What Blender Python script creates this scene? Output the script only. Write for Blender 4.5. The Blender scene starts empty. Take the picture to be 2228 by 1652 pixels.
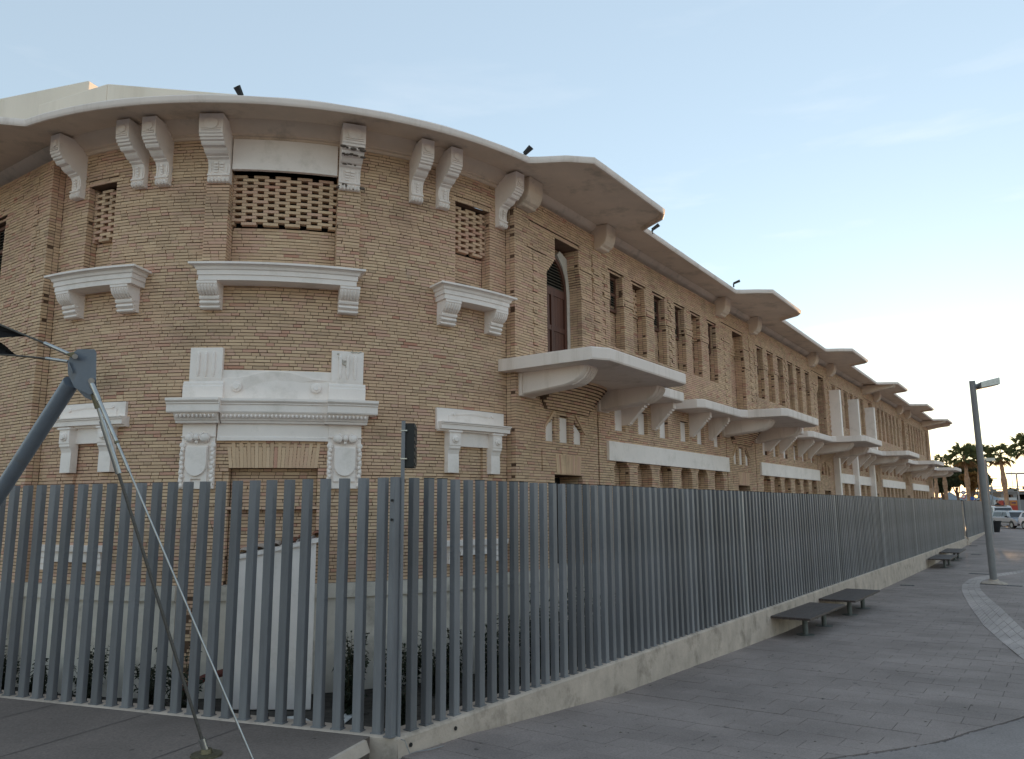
import bpy, math, random
from math import sin, cos, pi, radians, sqrt, atan2
from mathutils import Vector, Matrix, noise
random.seed(7)
C = bpy.context.scene.collection
scene = bpy.context.scene

# ------------------------------------------------------------------ camera
EYE = 2.2
F, CX, CY = 1700.0, 1114.0, 826.0
PIT, ROL = math.atan(280 / F), math.atan(0.0066)
_f = Vector((0, cos(PIT), sin(PIT))); _u = Vector((0, -sin(PIT), cos(PIT))); _r = Vector((1, 0, 0))
IR = _r * cos(ROL) - _u * sin(ROL); IU = _u * cos(ROL) + _r * sin(ROL)
cam = bpy.data.cameras.new('camera'); camo = bpy.data.objects.new('camera', cam); C.objects.link(camo)
camo.matrix_world = Matrix(((IR.x, IU.x, -_f.x, 0), (IR.y, IU.y, -_f.y, 0), (IR.z, IU.z, -_f.z, EYE), (0, 0, 0, 1)))
cam.sensor_fit = 'HORIZONTAL'; cam.sensor_width = 36; cam.lens = 36 * F / 2228
cam.clip_start = 0.05; cam.clip_end = 3000
scene.camera = camo

# ------------------------------------------------------------------ light
SUN_AZ, SUN_EL = 30.0, 3.6
w = bpy.data.worlds.new('World'); scene.world = w; w.use_nodes = True
nt = w.node_tree; nt.nodes.clear()
out = nt.nodes.new('ShaderNodeOutputWorld'); bg = nt.nodes.new('ShaderNodeBackground')
sky = nt.nodes.new('ShaderNodeTexSky'); sky.sky_type = 'NISHITA'; sky.sun_disc = False
sky.sun_elevation = radians(SUN_EL); sky.sun_rotation = radians(SUN_AZ)
sky.air_density = 1.0; sky.dust_density = 0.06; sky.ozone_density = 1.5
bg.inputs['Strength'].default_value = 0.15
# thin cirrus: stretched noise over the view direction, stronger low down
tc = nt.nodes.new('ShaderNodeTexCoord'); mp = nt.nodes.new('ShaderNodeMapping')
mp.inputs['Scale'].default_value = (1.6, 1.6, 9.0); mp.inputs['Rotation'].default_value = (0.12, 0.05, 0.3)
nz = nt.nodes.new('ShaderNodeTexNoise'); nz.inputs['Scale'].default_value = 2.6; nz.inputs['Detail'].default_value = 7; nz.inputs['Roughness'].default_value = 0.55
rp = nt.nodes.new('ShaderNodeValToRGB'); rp.color_ramp.elements[0].position = 0.56; rp.color_ramp.elements[1].position = 0.85
rp.color_ramp.elements[1].color = (0.4, 0.4, 0.4, 1)
sep = nt.nodes.new('ShaderNodeSeparateXYZ')
hz = nt.nodes.new('ShaderNodeMapRange'); hz.inputs['From Min'].default_value = 0.0; hz.inputs['From Max'].default_value = 0.5
hz.inputs['To Min'].default_value = 2.2; hz.inputs['To Max'].default_value = 0.25
mu = nt.nodes.new('ShaderNodeMath'); mu.operation = 'MULTIPLY'
mx = nt.nodes.new('ShaderNodeMixRGB'); mx.inputs['Color2'].default_value = (2.3, 2.25, 2.25, 1)
hs = nt.nodes.new('ShaderNodeHueSaturation'); hs.inputs['Saturation'].default_value = 0.84
L = nt.links.new
L(tc.outputs['Generated'], mp.inputs['Vector']); L(mp.outputs['Vector'], nz.inputs['Vector']); L(nz.outputs['Fac'], rp.inputs['Fac'])
L(tc.outputs['Generated'], sep.inputs[0]); L(sep.outputs['Z'], hz.inputs['Value'])
L(rp.outputs['Color'], mu.inputs[0]); L(hz.outputs['Result'], mu.inputs[1])
veil = nt.nodes.new('ShaderNodeMixRGB'); veil.inputs['Fac'].default_value = 0.6; veil.inputs['Color2'].default_value = (1.0, 1.22, 1.45, 1)
L(sky.outputs['Color'], hs.inputs['Color']); L(hs.outputs['Color'], veil.inputs['Color1']); L(veil.outputs['Color'], mx.inputs['Color1'])
L(mu.outputs[0], mx.inputs['Fac']); L(mx.outputs['Color'], bg.inputs['Color']); L(bg.outputs[0], out.inputs[0])
sl = bpy.data.lights.new('sun', 'SUN'); sl.energy = 2.0; sl.angle = radians(0.6); sl.color = (1.0, 0.60, 0.28)
so = bpy.data.objects.new('sun', sl); C.objects.link(so)
_sd = Vector((sin(radians(SUN_AZ)) * cos(radians(SUN_EL)), cos(radians(SUN_AZ)) * cos(radians(SUN_EL)), sin(radians(SUN_EL))))
so.rotation_euler = _sd.to_track_quat('Z', 'Y').to_euler()
vs = scene.view_settings; vs.view_transform = 'Standard'; vs.look = 'None'; vs.gamma = 1; vs.exposure = 1.94; vs.use_curve_mapping = False

# ------------------------------------------------------------------ coordinates
def ray(x, y):
    d = IR * (x - CX) - IU * (y - CY) + _f * F
    return d.normalized()
def at_depth(x, y, dep):                    # point seen at photo pixel, dep metres in front of the camera plane
    d = ray(x, y); return Vector((0, 0, EYE)) + d * (dep / d.dot(_f))
def on_z(x, y, z):
    d = ray(x, y); return Vector((0, 0, EYE)) + d * ((z - EYE) / d.z)
CEN = Vector((-4.45, 16.82)); RR = 5.5
AZ = radians(34.8); T = Vector((sin(AZ), cos(AZ))); N = Vector((cos(AZ), -sin(AZ)))
AX = radians(169.8); HALF = RR * pi / 4
NL = Vector((sin(radians(214.8)), cos(radians(214.8)))); TL = Vector((sin(radians(304.8)), cos(radians(304.8))))
def W(s, d, z):                             # s runs along the wall (0 = middle of the rounded corner), d outward
    if s > HALF: p = CEN + N * (RR + d) + T * (s - HALF)
    elif s < -HALF: p = CEN + NL * (RR + d) + TL * (-s - HALF)
    else:
        a = AX - s / RR; p = CEN + Vector((sin(a), cos(a))) * (RR + d)
    return Vector((p.x, p.y, z))
def U(u): return u + HALF
K = Vector((-1.05, 7.46))                   # outer corner of the fence base
LA = radians(-70); FT = Vector((sin(LA), cos(LA))); FN = Vector((-cos(LA), sin(LA)))   # left fence: along, towards the street
_zp = [(-100, 0), (0, 0), (1.1, -.04), (1.6, -.08), (4.25, -.26), (7.7, -.34), (11.7, -.43), (26, -.49), (34, -.49), (51.5, -.22), (67, .07), (72, .13), (1000, .13)]
def zgt(t):
    for (a, za), (b, zb) in zip(_zp, _zp[1:]):
        if t <= b: return za + (zb - za) * (t - a) / (b - a)
    return .13
def P2(t, n): q = K + T * t + N * n; return q
def G(t, n, dz=0): q = P2(t, n); return Vector((q.x, q.y, zgt(t) + dz))
def tn(p): v = Vector((p[0], p[1])) - K; return v.dot(T), v.dot(N)

# ------------------------------------------------------------------ materials
def mat(name, col, rough=.8, metal=0, noise_amt=.25, nscale=3.0, bump=0.0, bscale=60, detail=6, dirt=None, dirt_scale=1.2, streak=False, spec=.4, coords='Object'):
    m = bpy.data.materials.new(name); m.use_nodes = True; t = m.node_tree; b = t.nodes['Principled BSDF']
    b.inputs['Roughness'].default_value = rough; b.inputs['Metallic'].default_value = metal
    b.inputs['Specular IOR Level'].default_value = spec
    co = t.nodes.new('ShaderNodeTexCoord'); o = co.outputs[coords]
    n1 = t.nodes.new('ShaderNodeTexNoise'); n1.inputs['Scale'].default_value = nscale; n1.inputs['Detail'].default_value = detail; n1.inputs['Roughness'].default_value = .62
    src = o
    if streak:
        mpn = t.nodes.new('ShaderNodeMapping'); mpn.inputs['Scale'].default_value = (1, 1, .12); t.links.new(o, mpn.inputs[0]); src = mpn.outputs[0]
    t.links.new(src, n1.inputs['Vector'])
    r = t.nodes.new('ShaderNodeValToRGB'); r.color_ramp.elements[0].position = .3; r.color_ramp.elements[1].position = .72
    r.color_ramp.elements[0].color = (*[c * (1 - noise_amt) for c in col], 1); r.color_ramp.elements[1].color = (*[min(1, c * (1 + noise_amt * .6)) for c in col], 1)
    t.links.new(n1.outputs['Fac'], r.inputs['Fac']); last = r.outputs['Color']
    if dirt:
        n2 = t.nodes.new('ShaderNodeTexNoise'); n2.inputs['Scale'].default_value = dirt_scale; n2.inputs['Detail'].default_value = 9; n2.inputs['Roughness'].default_value = .7
        t.links.new(src, n2.inputs['Vector'])
        r2 = t.nodes.new('ShaderNodeValToRGB'); r2.color_ramp.elements[0].position = .52; r2.color_ramp.elements[1].position = .75
        r2.color_ramp.elements[0].color = (0, 0, 0, 1); r2.color_ramp.elements[1].color = (.8, .8, .8, 1)
        t.links.new(n2.outputs['Fac'], r2.inputs['Fac'])
        mxx = t.nodes.new('ShaderNodeMixRGB'); mxx.inputs['Color2'].default_value = (*dirt, 1)
        t.links.new(r2.outputs['Color'], mxx.inputs['Fac']); t.links.new(last, mxx.inputs['Color1']); last = mxx.outputs['Color']
    t.links.new(last, b.inputs['Base Color'])
    if bump:
        n3 = t.nodes.new('ShaderNodeTexNoise'); n3.inputs['Scale'].default_value = bscale; n3.inputs['Detail'].default_value = 5
        t.links.new(o, n3.inputs['Vector'])
        bp = t.nodes.new('ShaderNodeBump'); bp.inputs['Strength'].default_value = bump; bp.inputs['Distance'].default_value = .01
        t.links.new(n3.outputs['Fac'], bp.inputs['Height']); t.links.new(bp.outputs['Normal'], b.inputs['Normal'])
    return m

def brick_mat(name, source, shift=0.0):
    m = bpy.data.materials.new(name); m.use_nodes = True; t = m.node_tree; b = t.nodes['Principled BSDF']; b.inputs['Roughness'].default_value = .92
    b.inputs['Specular IOR Level'].default_value = .2
    geo = t.nodes.new('ShaderNodeNewGeometry')
    if source == 'attr':
        a = t.nodes.new('ShaderNodeAttribute'); a.attribute_name = 'tone'; tone = a.outputs['Fac']
    elif source == 'obj':
        a = t.nodes.new('ShaderNodeObjectInfo'); tone = a.outputs['Random']
    else:
        # far away: courses and joints from the wall's own s / z layout
        uv = t.nodes.new('ShaderNodeUVMap'); br = t.nodes.new('ShaderNodeTexBrick')
        br.inputs['Scale'].default_value = 1; br.inputs['Brick Width'].default_value = .2; br.inputs['Row Height'].default_value = .05
        br.inputs['Mortar Size'].default_value = .005; br.inputs['Color1'].default_value = (0, 0, 0, 1); br.inputs['Color2'].default_value = (1, 1, 1, 1); br.inputs['Mortar'].default_value = (.5, .5, .5, 1)
        t.links.new(uv.outputs[0], br.inputs['Vector']); tone = br.outputs['Color']
    r = t.nodes.new('ShaderNodeValToRGB'); e = r.color_ramp.elements
    cols = [(0, (.50, .355, .24)), (.05, (.60, .42, .28)), (.3, (.65, .455, .30)), (.5, (.68, .48, .315)), (.68, (.74, .54, .355)), (.8, (.63, .42, .30)), (.93, (.66, .425, .315)), (.98, (.59, .33, .24)), (1, (.52, .27, .19))]
    e[0].position = 0; e[0].color = (*cols[0][1], 1); e[1].position = 1; e[1].color = (*cols[-1][1], 1)
    for p_, c_ in cols[1:-1]: q = e.new(p_); q.color = (*c_, 1)
    t.links.new(tone, r.inputs['Fac']); last = r.outputs['Color']
    # patches of paler and darker brickwork, soot and grain (world position, so it does not repeat)
    def layer(scale, lo, hi, colour, amt, last, det=8, sc=(1, 1, 1)):
        mpn = t.nodes.new('ShaderNodeMapping'); mpn.inputs['Scale'].default_value = sc; t.links.new(geo.outputs['Position'], mpn.inputs[0])
        n = t.nodes.new('ShaderNodeTexNoise'); n.inputs['Scale'].default_value = scale; n.inputs['Detail'].default_value = det; n.inputs['Roughness'].default_value = .65
        t.links.new(mpn.outputs[0], n.inputs['Vector'])
        mr = t.nodes.new('ShaderNodeMapRange'); mr.inputs['From Min'].default_value = lo; mr.inputs['From Max'].default_value = hi; mr.inputs['To Max'].default_value = amt
        t.links.new(n.outputs['Fac'], mr.inputs['Value'])
        k = t.nodes.new('ShaderNodeMixRGB'); k.inputs['Color2'].default_value = (*colour, 1)
        t.links.new(mr.outputs['Result'], k.inputs['Fac']); t.links.new(last, k.inputs['Color1']); return k.outputs['Color']
    last = layer(.8, .50, .66, (.66, .40, .29), .6, last)
    last = layer(.55, .52, .8, (.68, .53, .35), .45, last)
    last = layer(.7, .54, .70, (.30, .215, .15), .55, last, sc=(1, 1, 1.6))
    last = layer(3.2, .62, .75, (.42, .35, .28), .35, last, sc=(1, 1, .5))
    last = layer(28, .5, .9, (.46, .32, .22), .3, last, 3)
    if source == 'far':
        mk = t.nodes.new('ShaderNodeMixRGB'); mk.inputs['Color2'].default_value = (.15, .10, .07, 1); mm = t.nodes.new('ShaderNodeMath'); mm.operation = 'MULTIPLY'; mm.inputs[1].default_value = .85
        t.links.new(br.outputs['Fac'], mm.inputs[0]); t.links.new(mm.outputs[0], mk.inputs['Fac']); t.links.new(last, mk.inputs['Color1']); last = mk.outputs['Color']
        bp = t.nodes.new('ShaderNodeBump'); bp.invert = True; bp.inputs['Strength'].default_value = .8; bp.inputs['Distance'].default_value = .01
        t.links.new(br.outputs['Fac'], bp.inputs['Height']); t.links.new(bp.outputs['Normal'], b.inputs['Normal'])
    else:
        n3 = t.nodes.new('ShaderNodeTexNoise'); n3.inputs['Scale'].default_value = 45; n3.inputs['Detail'].default_value = 4
        t.links.new(geo.outputs['Position'], n3.inputs['Vector']); bp = t.nodes.new('ShaderNodeBump'); bp.inputs['Strength'].default_value = .5; bp.inputs['Distance'].default_value = .01
        t.links.new(n3.outputs['Fac'], bp.inputs['Height']); t.links.new(bp.outputs['Normal'], b.inputs['Normal'])
    t.links.new(last, b.inputs['Base Color'])
    return m
M = {}
M['brick'] = brick_mat('brick', 'attr'); M['brick1'] = brick_mat('brick_single', 'obj'); M['brickfar'] = brick_mat('brick_far', 'far')
M['mortar'] = mat('mortar', (.14, .085, .055), .95, noise_amt=.35, nscale=5, bump=.5, coords='Object')
M['white'] = mat('white_painted_plaster', (.92, .83, .77), .6, noise_amt=.06, nscale=2, dirt=(.68, .61, .54), dirt_scale=2.6, bump=.15, bscale=40)
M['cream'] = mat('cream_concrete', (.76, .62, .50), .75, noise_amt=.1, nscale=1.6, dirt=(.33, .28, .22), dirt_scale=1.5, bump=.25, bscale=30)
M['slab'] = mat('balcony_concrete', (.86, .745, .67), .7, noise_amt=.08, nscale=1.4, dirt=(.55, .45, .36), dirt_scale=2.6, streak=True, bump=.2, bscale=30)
M['plinth'] = mat('plinth_plaster', (.66, .60, .52), .85, noise_amt=.15, nscale=2.5, dirt=(.22, .18, .14), dirt_scale=1.7, bump=.4, bscale=20)
M['parapet'] = mat('parapet_plaster', (.88, .77, .64), .8, noise_amt=.06, nscale=1, dirt=(.68, .58, .46), dirt_scale=.8, streak=True, bump=.2)
M['spall'] = mat('spalled_concrete', (.16, .13, .11), .95, noise_amt=.4, nscale=20, bump=.8)
M['dark'] = mat('dark_interior', (.012, .011, .010), .9, noise_amt=.2)  # near-black colour stands for the shade inside openings
M['wood'] = mat('red_brown_wood', (.115, .045, .028), .55, noise_amt=.35, nscale=6, streak=True, bump=.2)
M['shutter'] = mat('weathered_shutter_wood', (.15, .07, .045), .7, noise_amt=.3, nscale=8, bump=.2)
M['louvre'] = mat('grey_louvre', (.10, .085, .06), .7, noise_amt=.3, nscale=8)
M['amber'] = mat('amber_glass', (.35, .16, .03), .3, noise_amt=.2)
M['steel'] = mat('galvanised_slat', (.185, .188, .20), .5, .2, noise_amt=.28, nscale=7, dirt=(.21, .22, .22), dirt_scale=5, streak=True, bump=.1, bscale=90)
M['steel2'] = mat('galvanised_slat_edge', (.28, .29, .30), .45, .3, noise_amt=.25, nscale=9, streak=True)
_t = M['steel'].node_tree; _b = _t.nodes['Principled BSDF']; _src = _b.inputs['Base Color'].links[0].from_socket
_oi = _t.nodes.new('ShaderNodeObjectInfo'); _mr = _t.nodes.new('ShaderNodeMapRange'); _mr.inputs['To Min'].default_value = .78; _mr.inputs['To Max'].default_value = 1.2
_mm = _t.nodes.new('ShaderNodeMixRGB'); _mm.blend_type = 'MULTIPLY'; _mm.inputs['Fac'].default_value = 1
_t.links.new(_oi.outputs['Random'], _mr.inputs['Value']); _t.links.new(_src, _mm.inputs['Color1']); _t.links.new(_mr.outputs['Result'], _mm.inputs['Color2']); _t.links.new(_mm.outputs['Color'], _b.inputs['Base Color'])
M['black'] = mat('black_plastic', (.012, .012, .013), .45, noise_amt=.2)
M['curb'] = mat('weathered_concrete', (.52, .43, .355), .9, noise_amt=.22, nscale=3, dirt=(.15, .12, .09), dirt_scale=2.4, bump=.5, bscale=35)
M['soil'] = mat('dark_soil', (.06, .052, .043), .95, noise_amt=.5, nscale=6, bump=1, bscale=12)
M['leaf'] = mat('weed_leaf', (.022, .030, .012), .7, noise_amt=.45, nscale=5)
M['stalk'] = mat('dry_stalk', (.09, .075, .04), .8)
M['mast'] = mat('painted_grey_steel', (.21, .24, .285), .4, .2, noise_amt=.15, nscale=4, dirt=(.16, .14, .11), dirt_scale=4)
M['chrome'] = mat('stainless_steel', (.45, .45, .44), .28, .9, noise_amt=.2, nscale=12)
M['brass'] = mat('brassy_fitting', (.20, .18, .12), .4, .7, noise_amt=.3, nscale=20)
M['cable'] = mat('wire_rope', (.12, .11, .10), .5, .5, noise_amt=.3, nscale=60)
M['fabric'] = mat('black_shade_fabric', (.012, .012, .014), .9, noise_amt=.3)
M['benchwood'] = mat('dark_bench_wood', (.075, .055, .048), .65, noise_amt=.35, nscale=10, bump=.3, bscale=50)
M['benchleg'] = mat('bench_leg_steel', (.15, .16, .15), .55, .3, noise_amt=.25, nscale=8)
M['pole'] = mat('grey_lamp_paint', (.28, .28, .28), .5, .2, noise_amt=.12, nscale=3, bump=.1)
M['grate'] = mat('dark_metal_grate', (.03, .03, .033), .6, .3)
M['paper'] = mat('white_paper', (.55, .55, .53), .8, noise_amt=.2, nscale=9)
M['rust'] = mat('red_pipe', (.13, .035, .025), .6, noise_amt=.3)
M['rustpipe'] = mat('rusty_downpipe', (.10, .055, .04), .8, noise_amt=.4, nscale=6)
M['tile'] = mat('clay_tile', (.28, .11, .07), .85, noise_amt=.3, nscale=12)

def paving_mat(name, col, src):
    m = bpy.data.materials.new(name); m.use_nodes = True; t = m.node_tree; b = t.nodes['Principled BSDF']; b.inputs['Roughness'].default_value = .82; b.inputs['Specular IOR Level'].default_value = .3
    geo = t.nodes.new('ShaderNodeNewGeometry')
    n1 = t.nodes.new('ShaderNodeTexNoise'); n1.inputs['Scale'].default_value = .55; n1.inputs['Detail'].default_value = 8; n1.inputs['Roughness'].default_value = .6
    n2 = t.nodes.new('ShaderNodeTexNoise'); n2.inputs['Scale'].default_value = 55; n2.inputs['Detail'].default_value = 4
    n4 = t.nodes.new('ShaderNodeTexNoise'); n4.inputs['Scale'].default_value = 7; n4.inputs['Detail'].default_value = 3
    for n in (n1, n2, n4): t.links.new(geo.outputs['Position'], n.inputs['Vector'])
    r = t.nodes.new('ShaderNodeValToRGB'); r.color_ramp.elements[0].position = .34; r.color_ramp.elements[1].position = .66
    r.color_ramp.elements[0].color = (*[c * .76 for c in col], 1); r.color_ramp.elements[1].color = (*[c * 1.16 for c in col], 1)
    t.links.new(n1.outputs['Fac'], r.inputs['Fac'])
    mr = t.nodes.new('ShaderNodeMapRange'); mr.inputs['From Min'].default_value = .3; mr.inputs['From Max'].default_value = .7; mr.inputs['To Min'].default_value = .8; mr.inputs['To Max'].default_value = 1.18
    t.links.new(n2.outputs['Fac'], mr.inputs['Value'])
    mm = t.nodes.new('ShaderNodeMixRGB'); mm.blend_type = 'MULTIPLY'; mm.inputs['Fac'].default_value = 1
    t.links.new(r.outputs['Color'], mm.inputs['Color1']); t.links.new(mr.outputs['Result'], mm.inputs['Color2']); last = mm.outputs['Color']
    sp = t.nodes.new('ShaderNodeMapRange'); sp.inputs['From Min'].default_value = .70; sp.inputs['From Max'].default_value = .74; sp.inputs['To Max'].default_value = .7
    t.links.new(n4.outputs['Fac'], sp.inputs['Value']); k = t.nodes.new('ShaderNodeMixRGB'); k.inputs['Color2'].default_value = (.035, .033, .03, 1)
    t.links.new(sp.outputs['Result'], k.inputs['Fac']); t.links.new(last, k.inputs['Color1']); last = k.outputs['Color']
    if src:
        a = t.nodes.new('ShaderNodeObjectInfo') if src == 'obj' else t.nodes.new('ShaderNodeAttribute')
        if src == 'attr': a.attribute_name = 'tone'
        o = a.outputs['Random'] if src == 'obj' else a.outputs['Fac']
        m2 = t.nodes.new('ShaderNodeMapRange'); m2.inputs['To Min'].default_value = .94; m2.inputs['To Max'].default_value = 1.05; t.links.new(o, m2.inputs['Value'])
        m3 = t.nodes.new('ShaderNodeMixRGB'); m3.blend_type = 'MULTIPLY'; m3.inputs['Fac'].default_value = 1
        t.links.new(last, m3.inputs['Color1']); t.links.new(m2.outputs['Result'], m3.inputs['Color2']); last = m3.outputs['Color']
    t.links.new(last, b.inputs['Base Color'])
    bp = t.nodes.new('ShaderNodeBump'); bp.inputs['Strength'].default_value = .35; bp.inputs['Distance'].default_value = .006
    t.links.new(n2.outputs['Fac'], bp.inputs['Height']); t.links.new(bp.outputs['Normal'], b.inputs['Normal'])
    return m
PV = (.285, .235, .212)
M['pave1'] = paving_mat('paving_slab', PV, 'obj'); M['pave'] = paving_mat('paving_slab_field', PV, 'attr')
M['joint'] = mat('paving_joint', (.15, .125, .115), .95, noise_amt=.3)
M['asphalt'] = paving_mat('smooth_asphalt', (.26, .225, .21), None)
M['plaza'] = paving_mat('plaza_concrete', (.20, .162, .14), None)
M['band'] = paving_mat('pale_paving_band', (.42, .36, .33), 'attr')

# ------------------------------------------------------------------ mesh helper
class MB:
    def __init__(self): self.v = []; self.f = []; self.mi = []; self.tone = []; self.uv = []
    def add(self, vs, fs, mi=0, tone=0.5):
        o = len(self.v); self.v += [tuple(p) for p in vs]
        for f in fs: self.f.append(tuple(i + o for i in f)); self.mi.append(mi); self.tone.append(tone)
    def hexa(self, c, mi=0, tone=.5, faces=None):  # c: 8 points, 0-3 bottom ring, 4-7 top ring
        self.add(c, faces or [(0, 3, 2, 1), (4, 5, 6, 7), (0, 1, 5, 4), (1, 2, 6, 5), (2, 3, 7, 6), (3, 0, 4, 7)], mi, tone)
    def box(self, a, b, mi=0, fn=None, tone=.5):
        (x0, y0, z0), (x1, y1, z1) = a, b
        c = [(x0, y0, z0), (x1, y0, z0), (x1, y1, z0), (x0, y1, z0), (x0, y0, z1), (x1, y0, z1), (x1, y1, z1), (x0, y1, z1)]
        if fn: c = [fn(*p) for p in c]
        self.hexa(c, mi, tone)
    def prism(self, poly, h0, h1, fn, mi=0, tone=.5):      # poly in 2D, fn(px, py, h)
        n = len(poly); vs = [fn(p[0], p[1], h0) for p in poly] + [fn(p[0], p[1], h1) for p in poly]
        fs = [tuple(range(n))[::-1], tuple(range(n, 2 * n))] + [(i, (i + 1) % n, n + (i + 1) % n, n + i) for i in range(n)]
        self.add(vs, fs, mi, tone)
    def grid(self, rows, mi=0, close=False, caps=False, tone=.5):
        n = len(rows[0]); vs = [p for r in rows for p in r]; fs = []
        for i in range(len(rows) - 1):
            for j in range(n if close else n - 1):
                a, b = i * n + j, i * n + (j + 1) % n; fs.append((a, b, b + n, a + n))
        if caps: fs.append(tuple(range(n))[::-1]); fs.append(tuple(range((len(rows) - 1) * n, len(rows) * n)))
        self.add(vs, fs, mi, tone)
    def tube(self, pts, r, n=8, mi=0, tone=.5):
        pts = [Vector(p) for p in pts]; rs = r if isinstance(r, (list, tuple)) else [r] * len(pts); rows = []; up = None
        for i, p in enumerate(pts):
            d = (pts[min(i + 1, len(pts) - 1)] - pts[max(i - 1, 0)]).normalized()
            if up is None: up = Vector((0, 0, 1)) if abs(d.z) < .9 else Vector((1, 0, 0))
            a = d.cross(up).normalized(); b = a.cross(d).normalized(); up = b
            rows.append([p + (a * cos(2 * pi * j / n) + b * sin(2 * pi * j / n)) * rs[i] for j in range(n)])
        self.grid(rows, mi, True, True, tone)
    def lathe(self, prof, o=(0, 0, 0), n=16, mi=0):
        o = Vector(o); self.grid([[o + Vector((r * cos(2 * pi * j / n), r * sin(2 * pi * j / n), z)) for j in range(n)] for r, z in prof], mi, True, True)
    def blob(self, c, rx, ry, rz, fn=None, mi=0, n=10, m=6):
        rows = []
        for i in range(m + 1):
            a = -pi / 2 + pi * i / m; rr = max(cos(a), .02)
            r = [(c[0] + rx * rr * cos(2 * pi * j / n), c[1] + ry * rr * sin(2 * pi * j / n), c[2] + rz * sin(a)) for j in range(n)]
            rows.append([fn(*p) for p in r] if fn else r)
        self.grid(rows, mi, True, True)
    def build(self, name, mats, parent=None, smooth=False, bevel=0, tone=False, loc=None):
        me = bpy.data.meshes.new(name); me.from_pydata(self.v, [], self.f)
        for m in (mats if isinstance(mats, (list, tuple)) else [mats]): me.materials.append(m)
        if any(self.mi): me.polygons.foreach_set('material_index', self.mi)
        if tone:
            a = me.attributes.new('tone', 'FLOAT', 'FACE'); a.data.foreach_set('value', self.tone)
        if smooth: me.polygons.foreach_set('use_smooth', [True] * len(me.polygons))
        me.update(); o = bpy.data.objects.new(name, me); C.objects.link(o)
        if parent: o.parent = parent
        if bevel:
            b = o.modifiers.new('bevel', 'BEVEL'); b.width = bevel; b.segments = 2; b.limit_method = 'ANGLE'; b.angle_limit = radians(40)
        if smooth and not bevel:
            pass
        return o
def tag(o, label=None, cat=None, group=None, kind=None):
    if label: o['label'] = label
    if cat: o['category'] = cat
    if group: o['group'] = group
    if kind: o['kind'] = kind
    return o
def thing(name, label, cat, loc=(0, 0, 0), group=None, rz=0):
    o = bpy.data.objects.new(name, None); C.objects.link(o); o.location = loc; o.rotation_euler = (0, 0, rz); o.empty_display_size = .2
    return tag(o, label, cat, group)
def copy_tree(src, parent=None):
    c = src.copy(); C.objects.link(c); c.parent = parent
    for ch in list(src.children): copy_tree(ch, c)
    return c
def shade_auto(o, ang=40):
    me = o.data; me.polygons.foreach_set('use_smooth', [True] * len(me.polygons)); me.set_sharp_from_angle(angle=radians(ang))
def adopt(o, root):                          # o was modelled in world coordinates
    o.parent = root; o.matrix_parent_inverse = Matrix.Translation(-Vector(root.location)); return o
def wbuild(mb, name, mats, root, **k): return adopt(mb.build(name, mats, None, **k), root)

# ------------------------------------------------------------------ ground
def build_ground():
    g = MB(); g.add([(-900, -300, -.9), (900, -300, -.9), (900, 1500, -.9), (-900, 1500, -.9)], [(0, 1, 2, 3)])
    tag(g.build('ground', M['asphalt']), kind='structure')
    # soil strip between fence and building (and under the building)
    s = MB(); pts = []
    A = Vector((K.x, K.y)) - N * .12; far = P2(68, -.12); lf = K + FT * 30 - FN * .12
    s.add([(A.x, A.y, -.36), (far.x, far.y, -.36), (*(far - N * 45), -.36), (*(lf - T * -25), -.36), (lf.x, lf.y, -.36)], [(0, 1, 2, 3, 4)])
    # break it up with small rises
    tag(s.build('soil_ground', M['soil']), kind='structure')
    # base sheet under the paving, follows the fall of the street
    b = MB(); ts = [-25, 0, 1.1, 1.6, 3, 4.25, 6, 7.7, 10, 11.7, 16, 21, 26, 30, 34, 43, 51.5, 59, 67, 72, 90, 140, 400]
    rows = [[G(t, n, -.014) for n in (-.02, 3, 8, 20, 60, 200)] for t in ts]; b.grid(rows)
    rows = [[G(t, n, -.014) for n in (-250, -60, -10, -.02)] for t in (68.5, 72, 90, 140, 400)]; b.grid(rows)
    return tag(b.build('pavement', M['joint']), kind='structure')
pavement = build_ground()

# smooth asphalt in the near right corner, behind a ragged edge
crack_px = [(1500, 1700), (1650, 1668), (1795, 1652), (1930, 1634), (2004, 1622), (2060, 1611), (2120, 1590), (2180, 1576), (2228, 1560), (2300, 1538)]
def on_g(x, y, dz=0):
    z = -.1
    for _ in range(12):
        p = on_z(x, y, z); z = zgt(tn(p)[0])
    return Vector((p.x, p.y, z + dz))
CR = [on_g(*q) for q in crack_px]
CR = [CR[0] + (CR[0] - CR[1]).normalized() * 4] + CR + [CR[-1] + (CR[-1] - CR[-2]).normalized() * 6]
def crack_side(p):                           # > 0 : paved side
    best = None
    for a, b in zip(CR, CR[1:]):
        ab = Vector((b.x - a.x, b.y - a.y)); ap = Vector((p[0] - a.x, p[1] - a.y)); k = max(0, min(1, ap.dot(ab) / ab.length_squared))
        dd = (ap - ab * k).length
        if best is None or dd < best[0]: best = (dd, ab.x * ap.y - ab.y * ap.x)
    return best[0] * (1 if best[1] > 0 else -1)
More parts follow.
